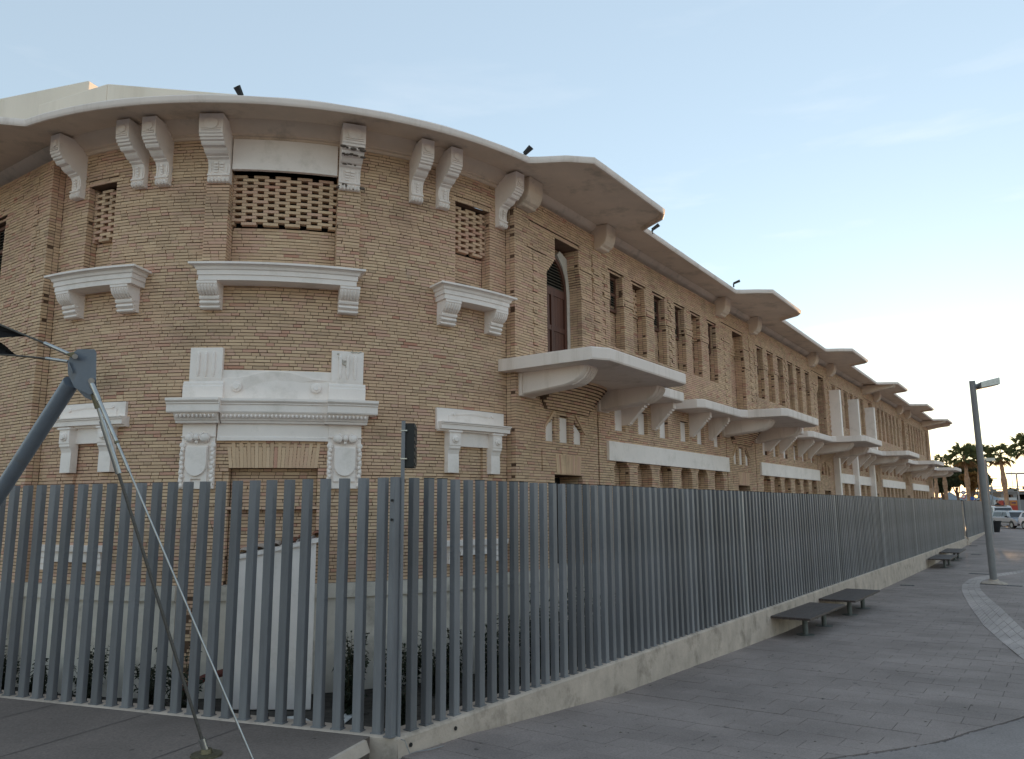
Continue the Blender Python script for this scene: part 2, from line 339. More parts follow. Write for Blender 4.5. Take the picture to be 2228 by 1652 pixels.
def asphalt():
    g = MB(); rows = []; rr = random.Random(3)
    pts = []
    for a, b in zip(CR, CR[1:]):
        for k in range(14): pts.append(a.lerp(b, k / 14))
    top = []; low = []
    for p in pts:
        j = rr.gauss(0, .014) + .03 * noise.noise(Vector((p.x * 3, p.y * 3, 1))); top.append(Vector((p.x + j * .4, p.y - .03 + j, p.z + .004)))
    rows.append([Vector((p.x, p.y + .004, p.z - .05)) for p in top]); rows.append(top)
    for dd in (.5, 1.5, 4, 9): rows.append([Vector((p.x + dd * .45, p.y - dd, zgt(tn((p.x + dd * .45, p.y - dd))[0]) + .004)) for p in top])
    g.grid(rows)
    return tag(g.build('asphalt_path', M['asphalt']), kind='structure')
asphalt()

def clip_poly(poly, f):
    out = []
    for i in range(len(poly)):
        a, b = poly[i], poly[(i + 1) % len(poly)]; fa, fb = f(a), f(b)
        if fa >= 0: out.append(a)
        if (fa >= 0) != (fb >= 0): k = fa / (fa - fb); out.append((a[0] + (b[0] - a[0]) * k, a[1] + (b[1] - a[1]) * k))
    return out
# pale band: outer (street) edge from the photo, seen on the ground
band_l = [on_g(*q) for q in ((2320, 1515), (2228, 1437), (2180, 1398), (2140, 1362), (2110, 1320), (2096, 1295), (2092, 1283), (2094, 1272), (2106, 1262), (2124, 1256), (2165, 1250), (2228, 1240), (2300, 1232))]
band_r = [on_g(*q) for q in ((2440, 1480), (2290, 1418), (2228, 1372), (2180, 1325), (2150, 1300), (2138, 1288), (2132, 1279), (2132, 1272), (2136, 1265), (2148, 1260), (2175, 1255), (2228, 1246), (2300, 1237))]
def in_band(p):
    # crude test with the polygon
    poly = [(q.x, q.y) for q in band_l] + [(q.x, q.y) for q in band_r][::-1]; c = False
    for i in range(len(poly)):
        (x1, y1), (x2, y2) = poly[i], poly[i - 1]
        if (y1 > p[1]) != (y2 > p[1]) and p[0] < (x2 - x1) * (p[1] - y1) / (y2 - y1) + x1: c = not c
    return c
def paving():
    LN, LT = .60, .40                        # long side across the street, short side along it
    cells = []
    rr = random.Random(5)
    t = .05; row = 0
    base = MB(); base.box((-LN / 2 + .003, -LT / 2 + .003, -.014), (LN / 2 - .003, LT / 2 - .003, 0)); 
    while t < 46:
        off = (row % 2) * LN / 2; n = .003 - off
        while n < (9 if t < 20 else 13):
            tc_, nc = t + LT / 2, n + LN / 2; p = G(tc_, nc)
            d = (p - Vector((0, 0, EYE))); q = (d.dot(IR) / d.dot(_f) * F + CX, -d.dot(IU) / d.dot(_f) * F + CY) if d.dot(_f) > .5 else (9999, 0)
            if d.dot(_f) > .5 and -100 < q[0] < 2350 and q[1] < 1760: cells.append((d.length, tc_, nc, n < .0))
            n += LN
        t += LT; row += 1
    cells.sort(); single = 0; fld = MB(); proto = None
    for dist, tc_, nc, edge in cells:
        slope = (zgt(tc_ + LT / 2) - zgt(tc_ - LT / 2)) / LT; cen = G(tc_, nc)
        if all(in_band(G(tc_ + a * LT / 2, nc + b * LN / 2)) for a in (-1, 1) for b in (-1, 1)): continue
        cs = [crack_side(G(tc_ + a * LT / 2, nc + b * LN / 2)) for a in (-1, 1) for b in (-1, 1)]
        if max(cs) < .0: continue
        if min(cs) > .02 and not edge and single < 300:
            ty = Vector((T.x, T.y, slope)).normalized(); nx = Vector((N.x, N.y, 0)); nz_ = nx.cross(ty)
            if nz_.z < 0: nz_ = -nz_
            m = Matrix.Identity(4)
            for i in range(3): m[i][0] = nx[i]; m[i][1] = ty[i]; m[i][2] = nz_[i]; m[i][3] = cen[i]
            tilt = Matrix.Rotation(rr.gauss(0, .0022), 4, 'X') @ Matrix.Rotation(rr.gauss(0, .0018), 4, 'Y')
            if proto is None:
                proto = base.build('paving_slab', M['pave1'], pavement); o = proto
            else:
                o = bpy.data.objects.new('paving_slab', proto.data); C.objects.link(o); o.parent = pavement
            o.matrix_local = m @ tilt; o.location.z += rr.gauss(0, .0012); single += 1
        else:
            g = .003; poly = [(tc_ + a * (LT / 2 - g), max(.004, nc + b * (LN / 2 - g))) for a, b in ((-1, -1), (1, -1), (1, 1), (-1, 1))]
            if min(cs) < .02: poly = clip_poly(poly, lambda q: crack_side(G(*q)) - .02 - .02 * noise.noise(Vector((q[0] * 7, q[1] * 7, 0))))
            if len(poly) < 3: continue
            dz = rr.gauss(0, .0012)
            fld.prism(poly, -.014, dz, lambda a, b, h: G(a, b, h), tone=rr.random())
    tag(fld.build('paving_field', M['pave'], pavement, tone=True), kind='stuff')
    # band setts
    bd = MB(); nseg = len(band_l) - 1
    for i in range(nseg):
        L_ = (band_l[i + 1] - band_l[i]).length; k = max(1, int(L_ / .42))
        for j in range(k):
            a0, a1 = j / k, (j + 1) / k
            for r in range(3):
                b0, b1 = r / 3, (r + 1) / 3
                def pt(a, b): return band_l[i].lerp(band_l[i + 1], a).lerp(band_r[i].lerp(band_r[i + 1], a), b)
                e = .006; c = [pt(a0 + e, b0 + e), pt(a1 - e, b0 + e), pt(a1 - e, b1 - e), pt(a0 + e, b1 - e)]; h = .009 + rr.gauss(0, .0012)
                bd.hexa([p + Vector((0, 0, -.014)) for p in c] + [p + Vector((0, 0, h)) for p in c], tone=rr.random())
    tag(bd.build('pale_band', M['band'], pavement, tone=True), kind='stuff')
paving()
def far_paving():
    g = MB(); rows = [[G(t, n, -.004) for n in (.0, 3, 8, 20, 60, 200)] for t in (45.8, 51.5, 59, 67, 72, 90, 140, 400)]; g.grid(rows, tone=.5)
    rows = [[G(t, n, -.004) for n in (8.9, 14, 20, 60, 200)] for t in (-25, 0, 1.6, 4.25, 7.7, 11.7, 20)]; g.grid(rows, tone=.5)
    rows = [[G(t, n, -.004) for n in (12.8, 20, 60, 200)] for t in (20, 26, 34, 46)]; g.grid(rows, tone=.5)
    rows = [[G(t, n, -.004) for n in (-250, -60, -10, .0)] for t in (68.6, 72, 90, 140, 400)]; g.grid(rows, tone=.5)
    tag(g.build('road', M['pave'], tone=True), kind='structure')
far_paving()
# raised forecourt on the left, flush with the fence base
def plaza():
    e0 = on_z(791, 1611, .15); e1 = on_z(735, 1650, .12); d = (e1 - e0); d.z = 0; d.normalize()
    A = Vector((e0.x, e0.y, 0)); B = A + d * 9
    fl = K + FT * 30; st = K + FT * ((Vector((A.x, A.y)) - K).dot(FT))
    poly = [Vector((st.x, st.y)), Vector((A.x, A.y)), Vector((B.x, B.y)), Vector((B.x - 30, B.y - 3)), Vector((fl.x, fl.y))]
    g = MB(); n = len(poly)
    g.add([(p.x, p.y, .155) for p in poly] + [(p.x, p.y, -.1) for p in poly], [tuple(range(n))[::-1]] + [(i, (i + 1) % n, n + (i + 1) % n, n + i) for i in range(n)])
    pz = tag(g.build('forecourt_paving', M['plaza']), kind='structure')
    # shallow saw-cut joints of the large concrete bays
    j = MB()
    for k in range(1, 9):
        a = K + FT * (k * 1.25 + .35) + FN * .02; b = a + (FN * .95 + T * -.3) * 7
        w_ = FT * .006; j.add([(*(a - w_), .159), (*(a + w_), .159), (*(b + w_), .159), (*(b - w_), .159)], [(0, 1, 2, 3)])
    tag(j.build('concrete_joint', M['joint'], pz), kind='stuff')
    e = MB(); s0 = Vector((A.x, A.y, .156)); s1 = Vector((B.x, B.y, .156)); wv = Vector((d.y, -d.x, 0)) * -1
    if wv.x < 0: wv = -wv
    e.prism([(0, 0), (.03, -.004), (.07, -.10), (.0, -.11)], 0, 9, lambda a, b, h: s0 + wv * a + Vector((0, 0, b)) + Vector((d.x, d.y, 0)) * h)
    e.build('edge_ramp', M['curb'], pz)
plaza()

# ================================================================== the building
ULEN = 52.85
_b0 = W(0, -.2, -.36)
bld = thing('brick_building', 'long two-storey buff brick warehouse with a rounded corner and pale concrete canopies', 'building', _b0)
ZB, ZT, CO = -.35, 7.85, .05
NB = lambda k: .1 + 9.97 * k                  # start of each narrow bay, its canopy in front
VB = lambda g: 3.0 + 9.97 * g                 # start of each wide group
R_ = []                                       # (s0, s1, z0, z1, depth) painted in order over the base depth
def paint(s0, s1, z0, z1, d): R_.append((s0, s1, z0, z1, d))
S_PL, S_PR = -3.98, U(-.28)
paint(-60, S_PL, ZB, ZT, .2); paint(S_PR, U(ULEN), ZB, ZT, .2)
# plinth
paint(-60, U(ULEN), ZB, .95, 'p.05'); paint(-60, U(ULEN), .95, 1.15, 'p.09')
WIN = [(.30, .94), (1.40, 2.06), (2.54, 3.20), (3.79, 4.42), (4.86, 5.50), (6.05, 6.68)]
def paint_narrow(k, sg=1):
    a = NB(k)
    def p(u0, u1, z0, z1, d):
        if sg > 0: paint(U(a + u0), U(a + u1), z0, z1, d)
        else: paint(-U(a + u1), -U(a + u0), z0, z1, d)
    # tall recess over the canopy, corbelled in at the top
    dep = -.16 if k == 0 else (-.1 if k == 1 else -.4)
    p(.66, 1.97, 4.7, 6.6, dep)
    for i in range(7): p(.66 + .045 * (i + 1), 1.97 - .012 * (i + 1), 6.6 + .05 * i, 6.65 + .05 * i, dep)
    p(.97, 1.88, 6.95, 7.35, dep)
    # thin frame line proud over the head and along the right pier
    p(.05, 1.92, 7.4, 7.45, .17); p(2.42, 2.46, 6.35, 7.42, .165)
    p(1.92, 2.42, 6.95, 7.0, .225); p(.0, .66, 6.9, 6.95, .225); p(1.97, 2.5, 6.35, 6.4, .22)
    # toothed pilaster edges
    for i in range(0, 46):
        z = 4.8 + i * .05
        if (i // 2) % 2 == 0: p(2.48, 2.72, z, z + .05, .222)
        if (i // 2) % 2 == 1: p(.18, .32, z, z + .05, .222)
        if i % 4 < 2: p(2.85, 2.98, z, z + .05, .18)
    # three-light window under the canopy
    for (x0, x1, hl, hr) in ((.56, .86, 3.66, 3.88), (1.04, 1.37, 3.9, 3.9), (1.56, 1.88, 3.88, 3.66)):
        n = 5
        for i in range(n):
            xa, xb = x0 + (x1 - x0) * i / n, x0 + (x1 - x0) * (i + 1) / n; h = hl + (hr - hl) * (i + .5) / n
            p(xa, xb, 3.38, round(h / CO) * CO, .12)
    p(.84, 1.86, 1.15, 2.8, -.35)             # doorway below
    for i in range(4): p(.84 - .03 * (3 - i), 1.86 + .02 * (3 - i), 2.65 + .05 * i - .15, 2.7 + .05 * i - .15, -.35) if False else None
    p(2.5, 2.56, .95, 4.2, .1)                # pipe groove
    if k: p(-.05, .02, .95, 4.5, .1)
    p(.4, .44, 2.85, 3.25, .175); 
def paint_wide(g, sg=1):
    a = VB(g)
    def p(u0, u1, z0, z1, d):
        if sg > 0: paint(U(a + u0), U(a + u1), z0, z1, d)
        else: paint(-U(a + u1), -U(a + u0), z0, z1, d)
    for i, (x0, x1) in enumerate(WIN):
        p(x0 - .06, x1 + .05, 7.25, 7.3, .15)                     # stepped head
        p(x0 - .02, x1 + .02, 5.6, 6.55, -.03)
        p(x0 + .02, x1 - .02, 6.55, 7.25, -.03)
        p(x0 - .02, x1 + .02, 6.55, 6.6, .0)
        # impost bands on the piers
    for x0, x1 in [(.02, .28), (.98, 1.38), (2.1, 2.52), (3.24, 3.75), (4.46, 4.84), (5.54, 6.03), (6.72, 7.0)]:
        p(x0, x1, 6.6, 6.7, .225); p(x0, x1, 6.75, 6.8, .215)
    for i in range(0, 34):
        z = 5.6 + i * .05
        if (i // 2) % 2 == 0: p(3.36, 3.5, z, z + .05, .225)
        else: p(3.5, 3.64, z, z + .05, .225)
    for x0, x1 in WIN:
        c = (x0 + x1) / 2
        p(c - .24, c + .24, 3.8, 4.3, .08)                        # white slots
        p(x0 - .02, x1 + .05, 1.15, 3.05, -.05)                   # lower niches
        p(x0 + .03, x1, 3.05, 3.1, -.05); p(x0 + .08, x1 - .05, 3.1, 3.15, -.05)
    p(2.85, 3.2, 4.75, 5.2, -.1)                                  # little window in the gap between the slabs
for k in range(6): paint_narrow(k)
for g in range(5): paint_wide(g)
paint(-U(1.95), -U(1.22), 5.6, 7.2, -.02); paint(-U(2.0), -U(1.17), 7.2, 7.25, .14)
for i in range(52):
    if i % 4 < 2: paint(-U(.16), -U(.02), 4.6 + i * .05, 4.65 + i * .05, .215)
for x in (3.4, 5.2, 7.0): paint(-U(x + .7), -U(x), 5.6, 7.2, -.02)
D2S = pi / 180 * RR
# rounded corner: centre bay
paint(-1.17, -.80, 5.75, 7.15, .05); paint(.78, 1.14, 5.75, 7.15, .05)
paint(-.82, .79, 5.75, 7.35, -.2)
paint(2.83, 3.61, 5.75, 7.35, -.2); paint(-3.32, -2.74, 5.75, 7.30, -.2)
paint(-.82, .79, 6.5, 7.35, -.45); paint(2.83, 3.61, 6.5, 7.35, -.45); paint(-3.32, -2.74, 6.4, 7.3, -.45)
paint(2.80, 3.66, 7.4, 7.45, -.02); paint(-3.36, -2.70, 7.35, 7.4, -.02)
paint(-.63, .63, 1.15, 2.8, -.16); paint(-.72, -.63, 1.0, 2.75, -.03); paint(-.9, .9, 2.2, 2.25, -.02)
paint(2.86, 3.44, 1.9, 3.2, -.05); paint(-3.15, -2.62, 1.9, 3.2, -.05)
paint(-1.25, -.95, ZB, 1.15, 0.02)            # brick jamb without plinth beside the white porch
for k in range(7):                            # stepped side of the left pilaster
    pass
SB = sorted({round(v, 4) for r in R_ for v in r[:2]} | {U(ULEN), -26.0})
SB = [s for s in SB if -26 <= s <= U(ULEN)]
# keep the rounded part finely divided for the backing
extra = [x for x in [i * .25 for i in range(-18, 19)] if all(abs(x - s) > .02 for s in SB)]
def depth_row(z):
    dep = [0.0] * (len(SB) - 1)
    for (s0, s1, z0, z1, d) in R_:
        if z0 - 1e-6 <= z <= z1 + 1e-6:
            for i in range(len(SB) - 1):
                m = (SB[i] + SB[i + 1]) / 2
                if s0 < m < s1:
                    if isinstance(d, str):
                        dep[i] = dep[i] + float(d[1:]) if dep[i] >= -.01 else dep[i]
                    else: dep[i] = d
    return dep
def runs(dep):
    out = []
    for i, d in enumerate(dep):
        if out and abs(out[-1][2] - d) < 1e-6: out[-1][1] = SB[i + 1]
        else: out.append([SB[i], SB[i + 1], d])
    return out
NROW = int(round((ZT - ZB) / CO))
ROWS = [depth_row(ZB + CO * (i + .5)) for i in range(NROW)]
S_NEAR0, S_NEAR1 = -8.0, U(23.0)
def build_walls():
    wl = MB(); MI = {'mortar': 0, 'far': 1, 'plinth': 2}; uvs = []
    def quad(pts, uv, mi):
        wl.add(pts, [(0, 1, 2, 3)], mi); uvs.extend(uv)
    bands = []
    for i, r in enumerate(ROWS):
        if bands and bands[-1][2] == r and not (abs(ZB + CO * i - 1.15) < 1e-3): bands[-1][1] = i + 1
        else: bands.append([i, i + 1, r])
    INS = .012
    for i0, i1, dep in bands:
        z0, z1 = ZB + CO * i0, ZB + CO * i1; rs = runs(dep); pl = z1 < 1.16
        ins = 0 if pl else INS
        for j, (a, b, d) in enumerate(rs):
            dl = rs[j - 1][2] if j else d; dr = rs[j + 1][2] if j < len(rs) - 1 else d
            aa = a + (ins if dl < d else (-ins if dl > d else 0)); bb = b + (-ins if dr < d else (ins if dr > d else 0))
            cuts = [aa] + [x for x in extra + [S_NEAR0, S_NEAR1] if aa + .01 < x < bb - .01 and (abs(x) < 4.6 or x in (S_NEAR0, S_NEAR1))] + [bb]
            cuts.sort()
            for x0, x1 in zip(cuts, cuts[1:]):
                far = x0 >= S_NEAR1 - 1e-3 or x1 <= S_NEAR0 + 1e-3
                dd = d if far else d - ins
                bare = pl and not (abs(d - .02) < 1e-6)
                quad([W(x0, dd, z0), W(x1, dd, z0), W(x1, dd, z1), W(x0, dd, z1)], [(x0, z0), (x1, z0), (x1, z1), (x0, z1)], 2 if bare else (1 if far else 0))
            if j < len(rs) - 1:
                e = rs[j + 1][2]; far = b > S_NEAR1 or b < S_NEAR0; k_ = 0 if far else ins
                quad([W(bb, d - k_, z0), W(bb, e - k_, z0), W(bb, e - k_, z1), W(bb, d - k_, z1)], [(d, z0), (e, z0), (e, z1), (d, z1)], 2 if pl else (1 if far else 0))
    # horizontal ledges and soffits between courses whose depth differs
    for i in range(len(ROWS) - 1):
        lo, hi = ROWS[i], ROWS[i + 1]
        if lo == hi: continue
        z = ZB + CO * (i + 1); cur = None
        for j in range(len(lo) + 1):
            key = (lo[j], hi[j]) if j < len(lo) and abs(lo[j] - hi[j]) > 1e-6 else None
            if cur and key != cur[0]:
                (d0, d1), a = cur; b = SB[j]; n = max(1, int((b - a) / .4)) if abs(a) < 4.6 else 1; n = min(n, 60)
                for q in range(n):
                    x0, x1 = a + (b - a) * q / n - .013, a + (b - a) * (q + 1) / n + .013
                    quad([W(x0, min(d0, d1) - .03, z), W(x1, min(d0, d1) - .03, z), W(x1, max(d0, d1) - .0125, z), W(x0, max(d0, d1) - .0125, z)], [(x0, d0), (x1, d0), (x1, d1), (x0, d1)], 2 if z < 1.17 else (1 if a > S_NEAR1 or b < S_NEAR0 else 0))
                cur = None
            if key and cur is None: cur = (key, SB[j])
    o = wl.build('wall', [M['mortar'], M['brickfar'], M['plinth']]); uv = o.data.uv_layers.new(name='UVMap')
    flat = [c for p in uvs for c in p]; uv.data.foreach_set('uv', flat)
    adopt(o, bld)
    # bricks
    bk = MB(); rr = random.Random(11); cand = []
    def brick(a, b, d, z0, z1, thick, skew=0):
        j = rr.gauss(0, .0022); z0 += .0065 + rr.gauss(0, .0013); z1 -= .0045 + rr.gauss(0, .0013); d += j
        if rr.random() < .04: d -= rr.uniform(.002, .005)
        sk = rr.gauss(0, .0015); db = d - thick; tone = rr.random()
        c = [W(a, db, z0), W(b, db, z0), W(b, d + sk, z0), W(a, d - sk, z0), W(a, db, z1), W(b, db, z1), W(b, d + sk, z1), W(a, d - sk, z1)]
        if rr.random() < .12:                  # a chipped corner
            k = rr.choice((2, 3, 6, 7)); c[k] = c[k].lerp(c[(3 if k == 2 else (2 if k == 3 else (7 if k == 6 else 6)))], .03 + .05 * rr.random())
        bk.add(c, [(0, 3, 2, 1), (4, 5, 6, 7), (1, 2, 6, 5), (2, 3, 7, 6), (3, 0, 4, 7)], 0, tone)
    def side(s, dlo, dhi, sgn, z0, z1):        # bricks on a reveal
        d = dhi - .105
        while d > dlo + .01:
            L_ = rr.choice((.11, .22)); e = max(d - L_, dlo)
            if d - e < .03: break
            z0_, z1_ = z0 + .005 + rr.gauss(0, .001), z1 - .004; f = s + sgn * rr.gauss(0, .002); bb = f - sgn * .03
            c = [W(bb, e + .005, z0_), W(f, e + .005, z0_), W(f, d - .005, z0_), W(bb, d - .005, z0_), W(bb, e + .005, z1_), W(f, e + .005, z1_), W(f, d - .005, z1_), W(bb, d - .005, z1_)]
            bk.add(c, [(0, 3, 2, 1), (4, 5, 6, 7), (1, 2, 6, 5), (0, 1, 5, 4), (2, 3, 7, 6)], 0, rr.random()); d = e
    SM, HM = .235, .120; P = SM + HM
    for i, dep in enumerate(ROWS):
        z0, z1 = ZB + CO * i, ZB + CO * (i + 1)
        rs = runs(dep); ph = (i % 2) * P / 2 + rr.uniform(-.05, .05) + (.12 if i % 3 == 0 else 0)
        for j, (a, b, d) in enumerate(rs):
            if z1 < 1.16 and not abs(d - .02) < 1e-6: continue
            if b < S_NEAR0 or a > S_NEAR1: continue
            x0, x1 = max(a, S_NEAR0), min(b, S_NEAR1)
            n = math.floor((x0 - ph) / P); x = n * P + ph; cuts = []
            while x < x1:
                for L_ in (SM, HM):
                    y = x + L_
                    if y > x0 + .012 and x < x1 - .012: cuts.append([max(x, x0) if x > x0 else x0, min(y, x1)])
                    x = y
            if not cuts: cuts = [[x0, x1]]
            if len(cuts) > 1 and cuts[0][1] - cuts[0][0] < .045: cuts[1][0] = cuts[0][0]; cuts.pop(0)
            if len(cuts) > 1 and cuts[-1][1] - cuts[-1][0] < .045: cuts[-2][1] = cuts[-1][1]; cuts.pop()
            for q, (p0, p1) in enumerate(cuts):
                left_end = q == 0 and abs(p0 - a) < 1e-6; right_end = q == len(cuts) - 1 and abs(p1 - b) < 1e-6
                dl = rs[j - 1][2] if j else d; dr = rs[j + 1][2] if j < len(rs) - 1 else d
                g0 = 0 if (left_end and dl < d) else .0036; g1 = 0 if (right_end and dr < d) else .0036
                thick = .1 if ((left_end and dl < d - .02) or (right_end and dr < d - .02)) else .028
                if thick == .028 and abs(p1 - p0 - SM) < .001 and not (left_end or right_end):
                    m_ = (p0 + p1) / 2; c = W(m_, d, (z0 + z1) / 2)
                    v = c - Vector((0, 0, EYE)); f = v.dot(_f)
                    px, py = CX + F * v.dot(IR) / f, CY - F * v.dot(IU) / f
                    if 30 < px < 1700 and 260 < py < 1030:
                        nr = (W(m_, d + .1, 0) - W(m_, d, 0)).normalized(); cosv = -nr.dot(v.normalized())
                        cand.append((-cosv / v.length_squared, p0 + g0, p1 - g1, d, z0, z1)); continue
                brick(p0 + g0, p1 - g1, d, z0, z1, thick)
            if j < len(rs) - 1 and S_NEAR0 < b < S_NEAR1:
                e = rs[j + 1][2]
                if d < e - .13: side(b, d, e, -1, z0, z1)
                elif e < d - .13: side(b, e, d, 1, z0, z1)
    cand.sort(); proto = None
    # the stretchers that show largest become bricks of their own, but not behind ornaments
    hid = [(-1.5, 1.5, 2.5, 4.6), (2.4, 4.0, 2.7, 3.8), (-3.7, -2.1, 2.6, 3.8), (-1.25, 1.2, 5.05, 5.8), (-.85, .85, 7.3, 7.9), (2.3, 3.95, 5.05, 5.8), (-3.7, -1.95, 5.05, 5.8), (-10, 10, 7.5, 8)]
    nsing = 0
    for _, a, b, d, z0, z1 in cand:
        m_ = (a + b) / 2; zc = (z0 + z1) / 2
        if nsing < 300 and not any(h[0] < m_ < h[1] and h[2] < zc < h[3] for h in hid) and abs(m_) < 3.9:
            if proto is None:
                q = MB(); q.box((-(SM - .0072) / 2, -.028, -.0195), ((SM - .0072) / 2, 0, .0195)); proto = q.build('brick', M['brick1']); o = proto
            else: o = bpy.data.objects.new('brick', proto.data); C.objects.link(o)
            c = W(m_, d + rr.gauss(0, .0022), zc + .0005); nr = (W(m_, d + .1, 0) - W(m_, d, 0)).normalized(); ang = atan2(nr.y, nr.x) - pi / 2
            o.matrix_world = Matrix.Translation(c) @ Matrix.Rotation(ang + rr.gauss(0, .006), 4, 'Z') @ Matrix.Rotation(rr.gauss(0, .004), 4, 'Y')
            adopt(o, bld); nsing += 1
        else: brick(a, b, d, z0, z1, .028)
    bo = bk.build('brickwork', M['brick'], tone=True); adopt(bo, bld); tag(bo, kind='stuff')
build_walls()

# ------------------------------------------------------------------ white and concrete parts of the building
def WU(sg, a):                                # facade-local u -> s, mirrored for the left facade
    return (lambda u: U(a + u)) if sg > 0 else (lambda u: -U(a + u))
def sweep(mb, prof, s0, s1, step=.25, mi=0, sf=None):
    n = max(1, int(abs(s1 - s0) / step)) if abs(s0) < 4.6 or abs(s1) < 4.6 else 1
    rows = [[W(s0 + (s1 - s0) * i / n, d, z) for d, z in prof] for i in range(n + 1)]
    mb.grid(rows, mi, True, True)
def boxs(mb, s0, s1, d0, d1, z0, z1, mi=0): sweep(mb, [(d0, z0), (d1, z0), (d1, z1), (d0, z1)], s0, s1, mi=mi)
def rod(mb, s, d, z, r, half, mi=0, n=12, squash=1):   # disc facing outward
    rows = []
    for dd, k in ((d, 1), (d + half * .7, 1), (d + half, .8)):
        rows.append([W(s + r * k * cos(2 * pi * j / n), dd, z + r * k * squash * sin(2 * pi * j / n)) for j in range(n)])
    mb.grid(rows, mi, True, True)
def ring(mb, s, d, z, r, tube, mi=0, n=14):
    rows = []
    for j in range(n + 1):
        a = 2 * pi * j / n
        rows.append([W(s + (r + tube * cos(b)) * cos(a), d + tube * sin(b), z + (r + tube * cos(b)) * sin(a)) for b in [2 * pi * q / 6 for q in range(6)]])
    mb.grid(rows, mi, True)

def corbel(s, wd, broken=False):              # scrolled eaves console on the rounded corner
    h = wd / 2; m = MB()
    prof = [(-.02, 7.12), (.09, 7.12), (.13, 7.14), (.14, 7.18), (.115, 7.205), (.12, 7.215), (.15, 7.22), (.15, 7.245), (.115, 7.26), (.105, 7.33), (.115, 7.41), (.15, 7.47), (.21, 7.49),
            (.21, 7.505), (.28, 7.52), (.33, 7.55), (.36, 7.585), (.44, 7.59), (.47, 7.62), (.475, 7.64), (.52, 7.65), (.53, 7.68), (.56, 7.685), (.565, 7.72), (.59, 7.73), (.60, 7.965), (-.02, 7.965)]
    prof = [(d_ * .83 if d_ > 0 else d_, z_ if z_ < 7.9 else 8.03) for d_, z_ in prof]
    sweep(m, prof, s - h, s + h, step=1)
    o = wbuild(m, 'corbel', [M['white'], M['spall']], bld, bevel=.008)
    q = MB()                                  # relief: medallion, grooves, panel squares, gadroons
    rod(q, s, .495, 7.88, wd * .30, .02); 
    for z in (7.765, 7.795): boxs(q, s - h * .8, s + h * .8, .49, .508, z, z + .012)
    nq = 2 if wd > .3 else 1
    for i in range(4):
        zz = 7.275 + i * .042; dd = .108 + (i ** 2) * .003
        for c in range(nq):
            dd *= .88; cx = s + (c - (nq - 1) / 2) * wd * .24; r_ = wd * .09
            boxs(q, cx - r_, cx + r_, dd, dd + .014, zz, zz + .031)
    for e in (-1, 1): boxs(q, s + e * h * .72 - .008, s + e * h * .72 + .008, .085, .105, 7.27, 7.43)
    ng = 6 if wd > .3 else 4
    for i in range(ng):
        cx = s - h + (i + .5) * wd / ng; q.blob((cx, .098, 7.16), wd / ng * .42, .04, .05, W, n=8, m=4)
    rel = q.build('relief', [M['white'], M['spall']], o); shade_auto(rel); tag(rel, kind='stuff')
    if broken:
        b = MB(); rr = random.Random(4)
        for (z, dd, hh) in ((7.66, .43, .05), (7.59, .35, .03), (7.50, .17, .02), (7.17, .09, .05), (7.14, .075, .04)):
            for i in range(9):
                cx = s - h + (i + .5) * wd / 9 + rr.gauss(0, .02); w2 = rr.uniform(.012, .06); h2 = rr.uniform(.4, 1) * hh
                if rr.random() < .6: b.blob((cx, dd + .012, z + rr.gauss(0, .012)), w2, .03, h2 * .6, W, n=6, m=3)
        tag(b.build('broken_patch', M['spall'], o), kind='stuff')
        tag(o, 'large corbel with broken dark patches of lost plaster')
    return o
corbel(-.975, .33); corbel(.955, .325, True)
for s_, w_ in ((2.05, .205), (2.54, .205), (3.86, .21), (-3.53, .21), (-2.27, .21), (-1.86, .21)): corbel(s_, w_)

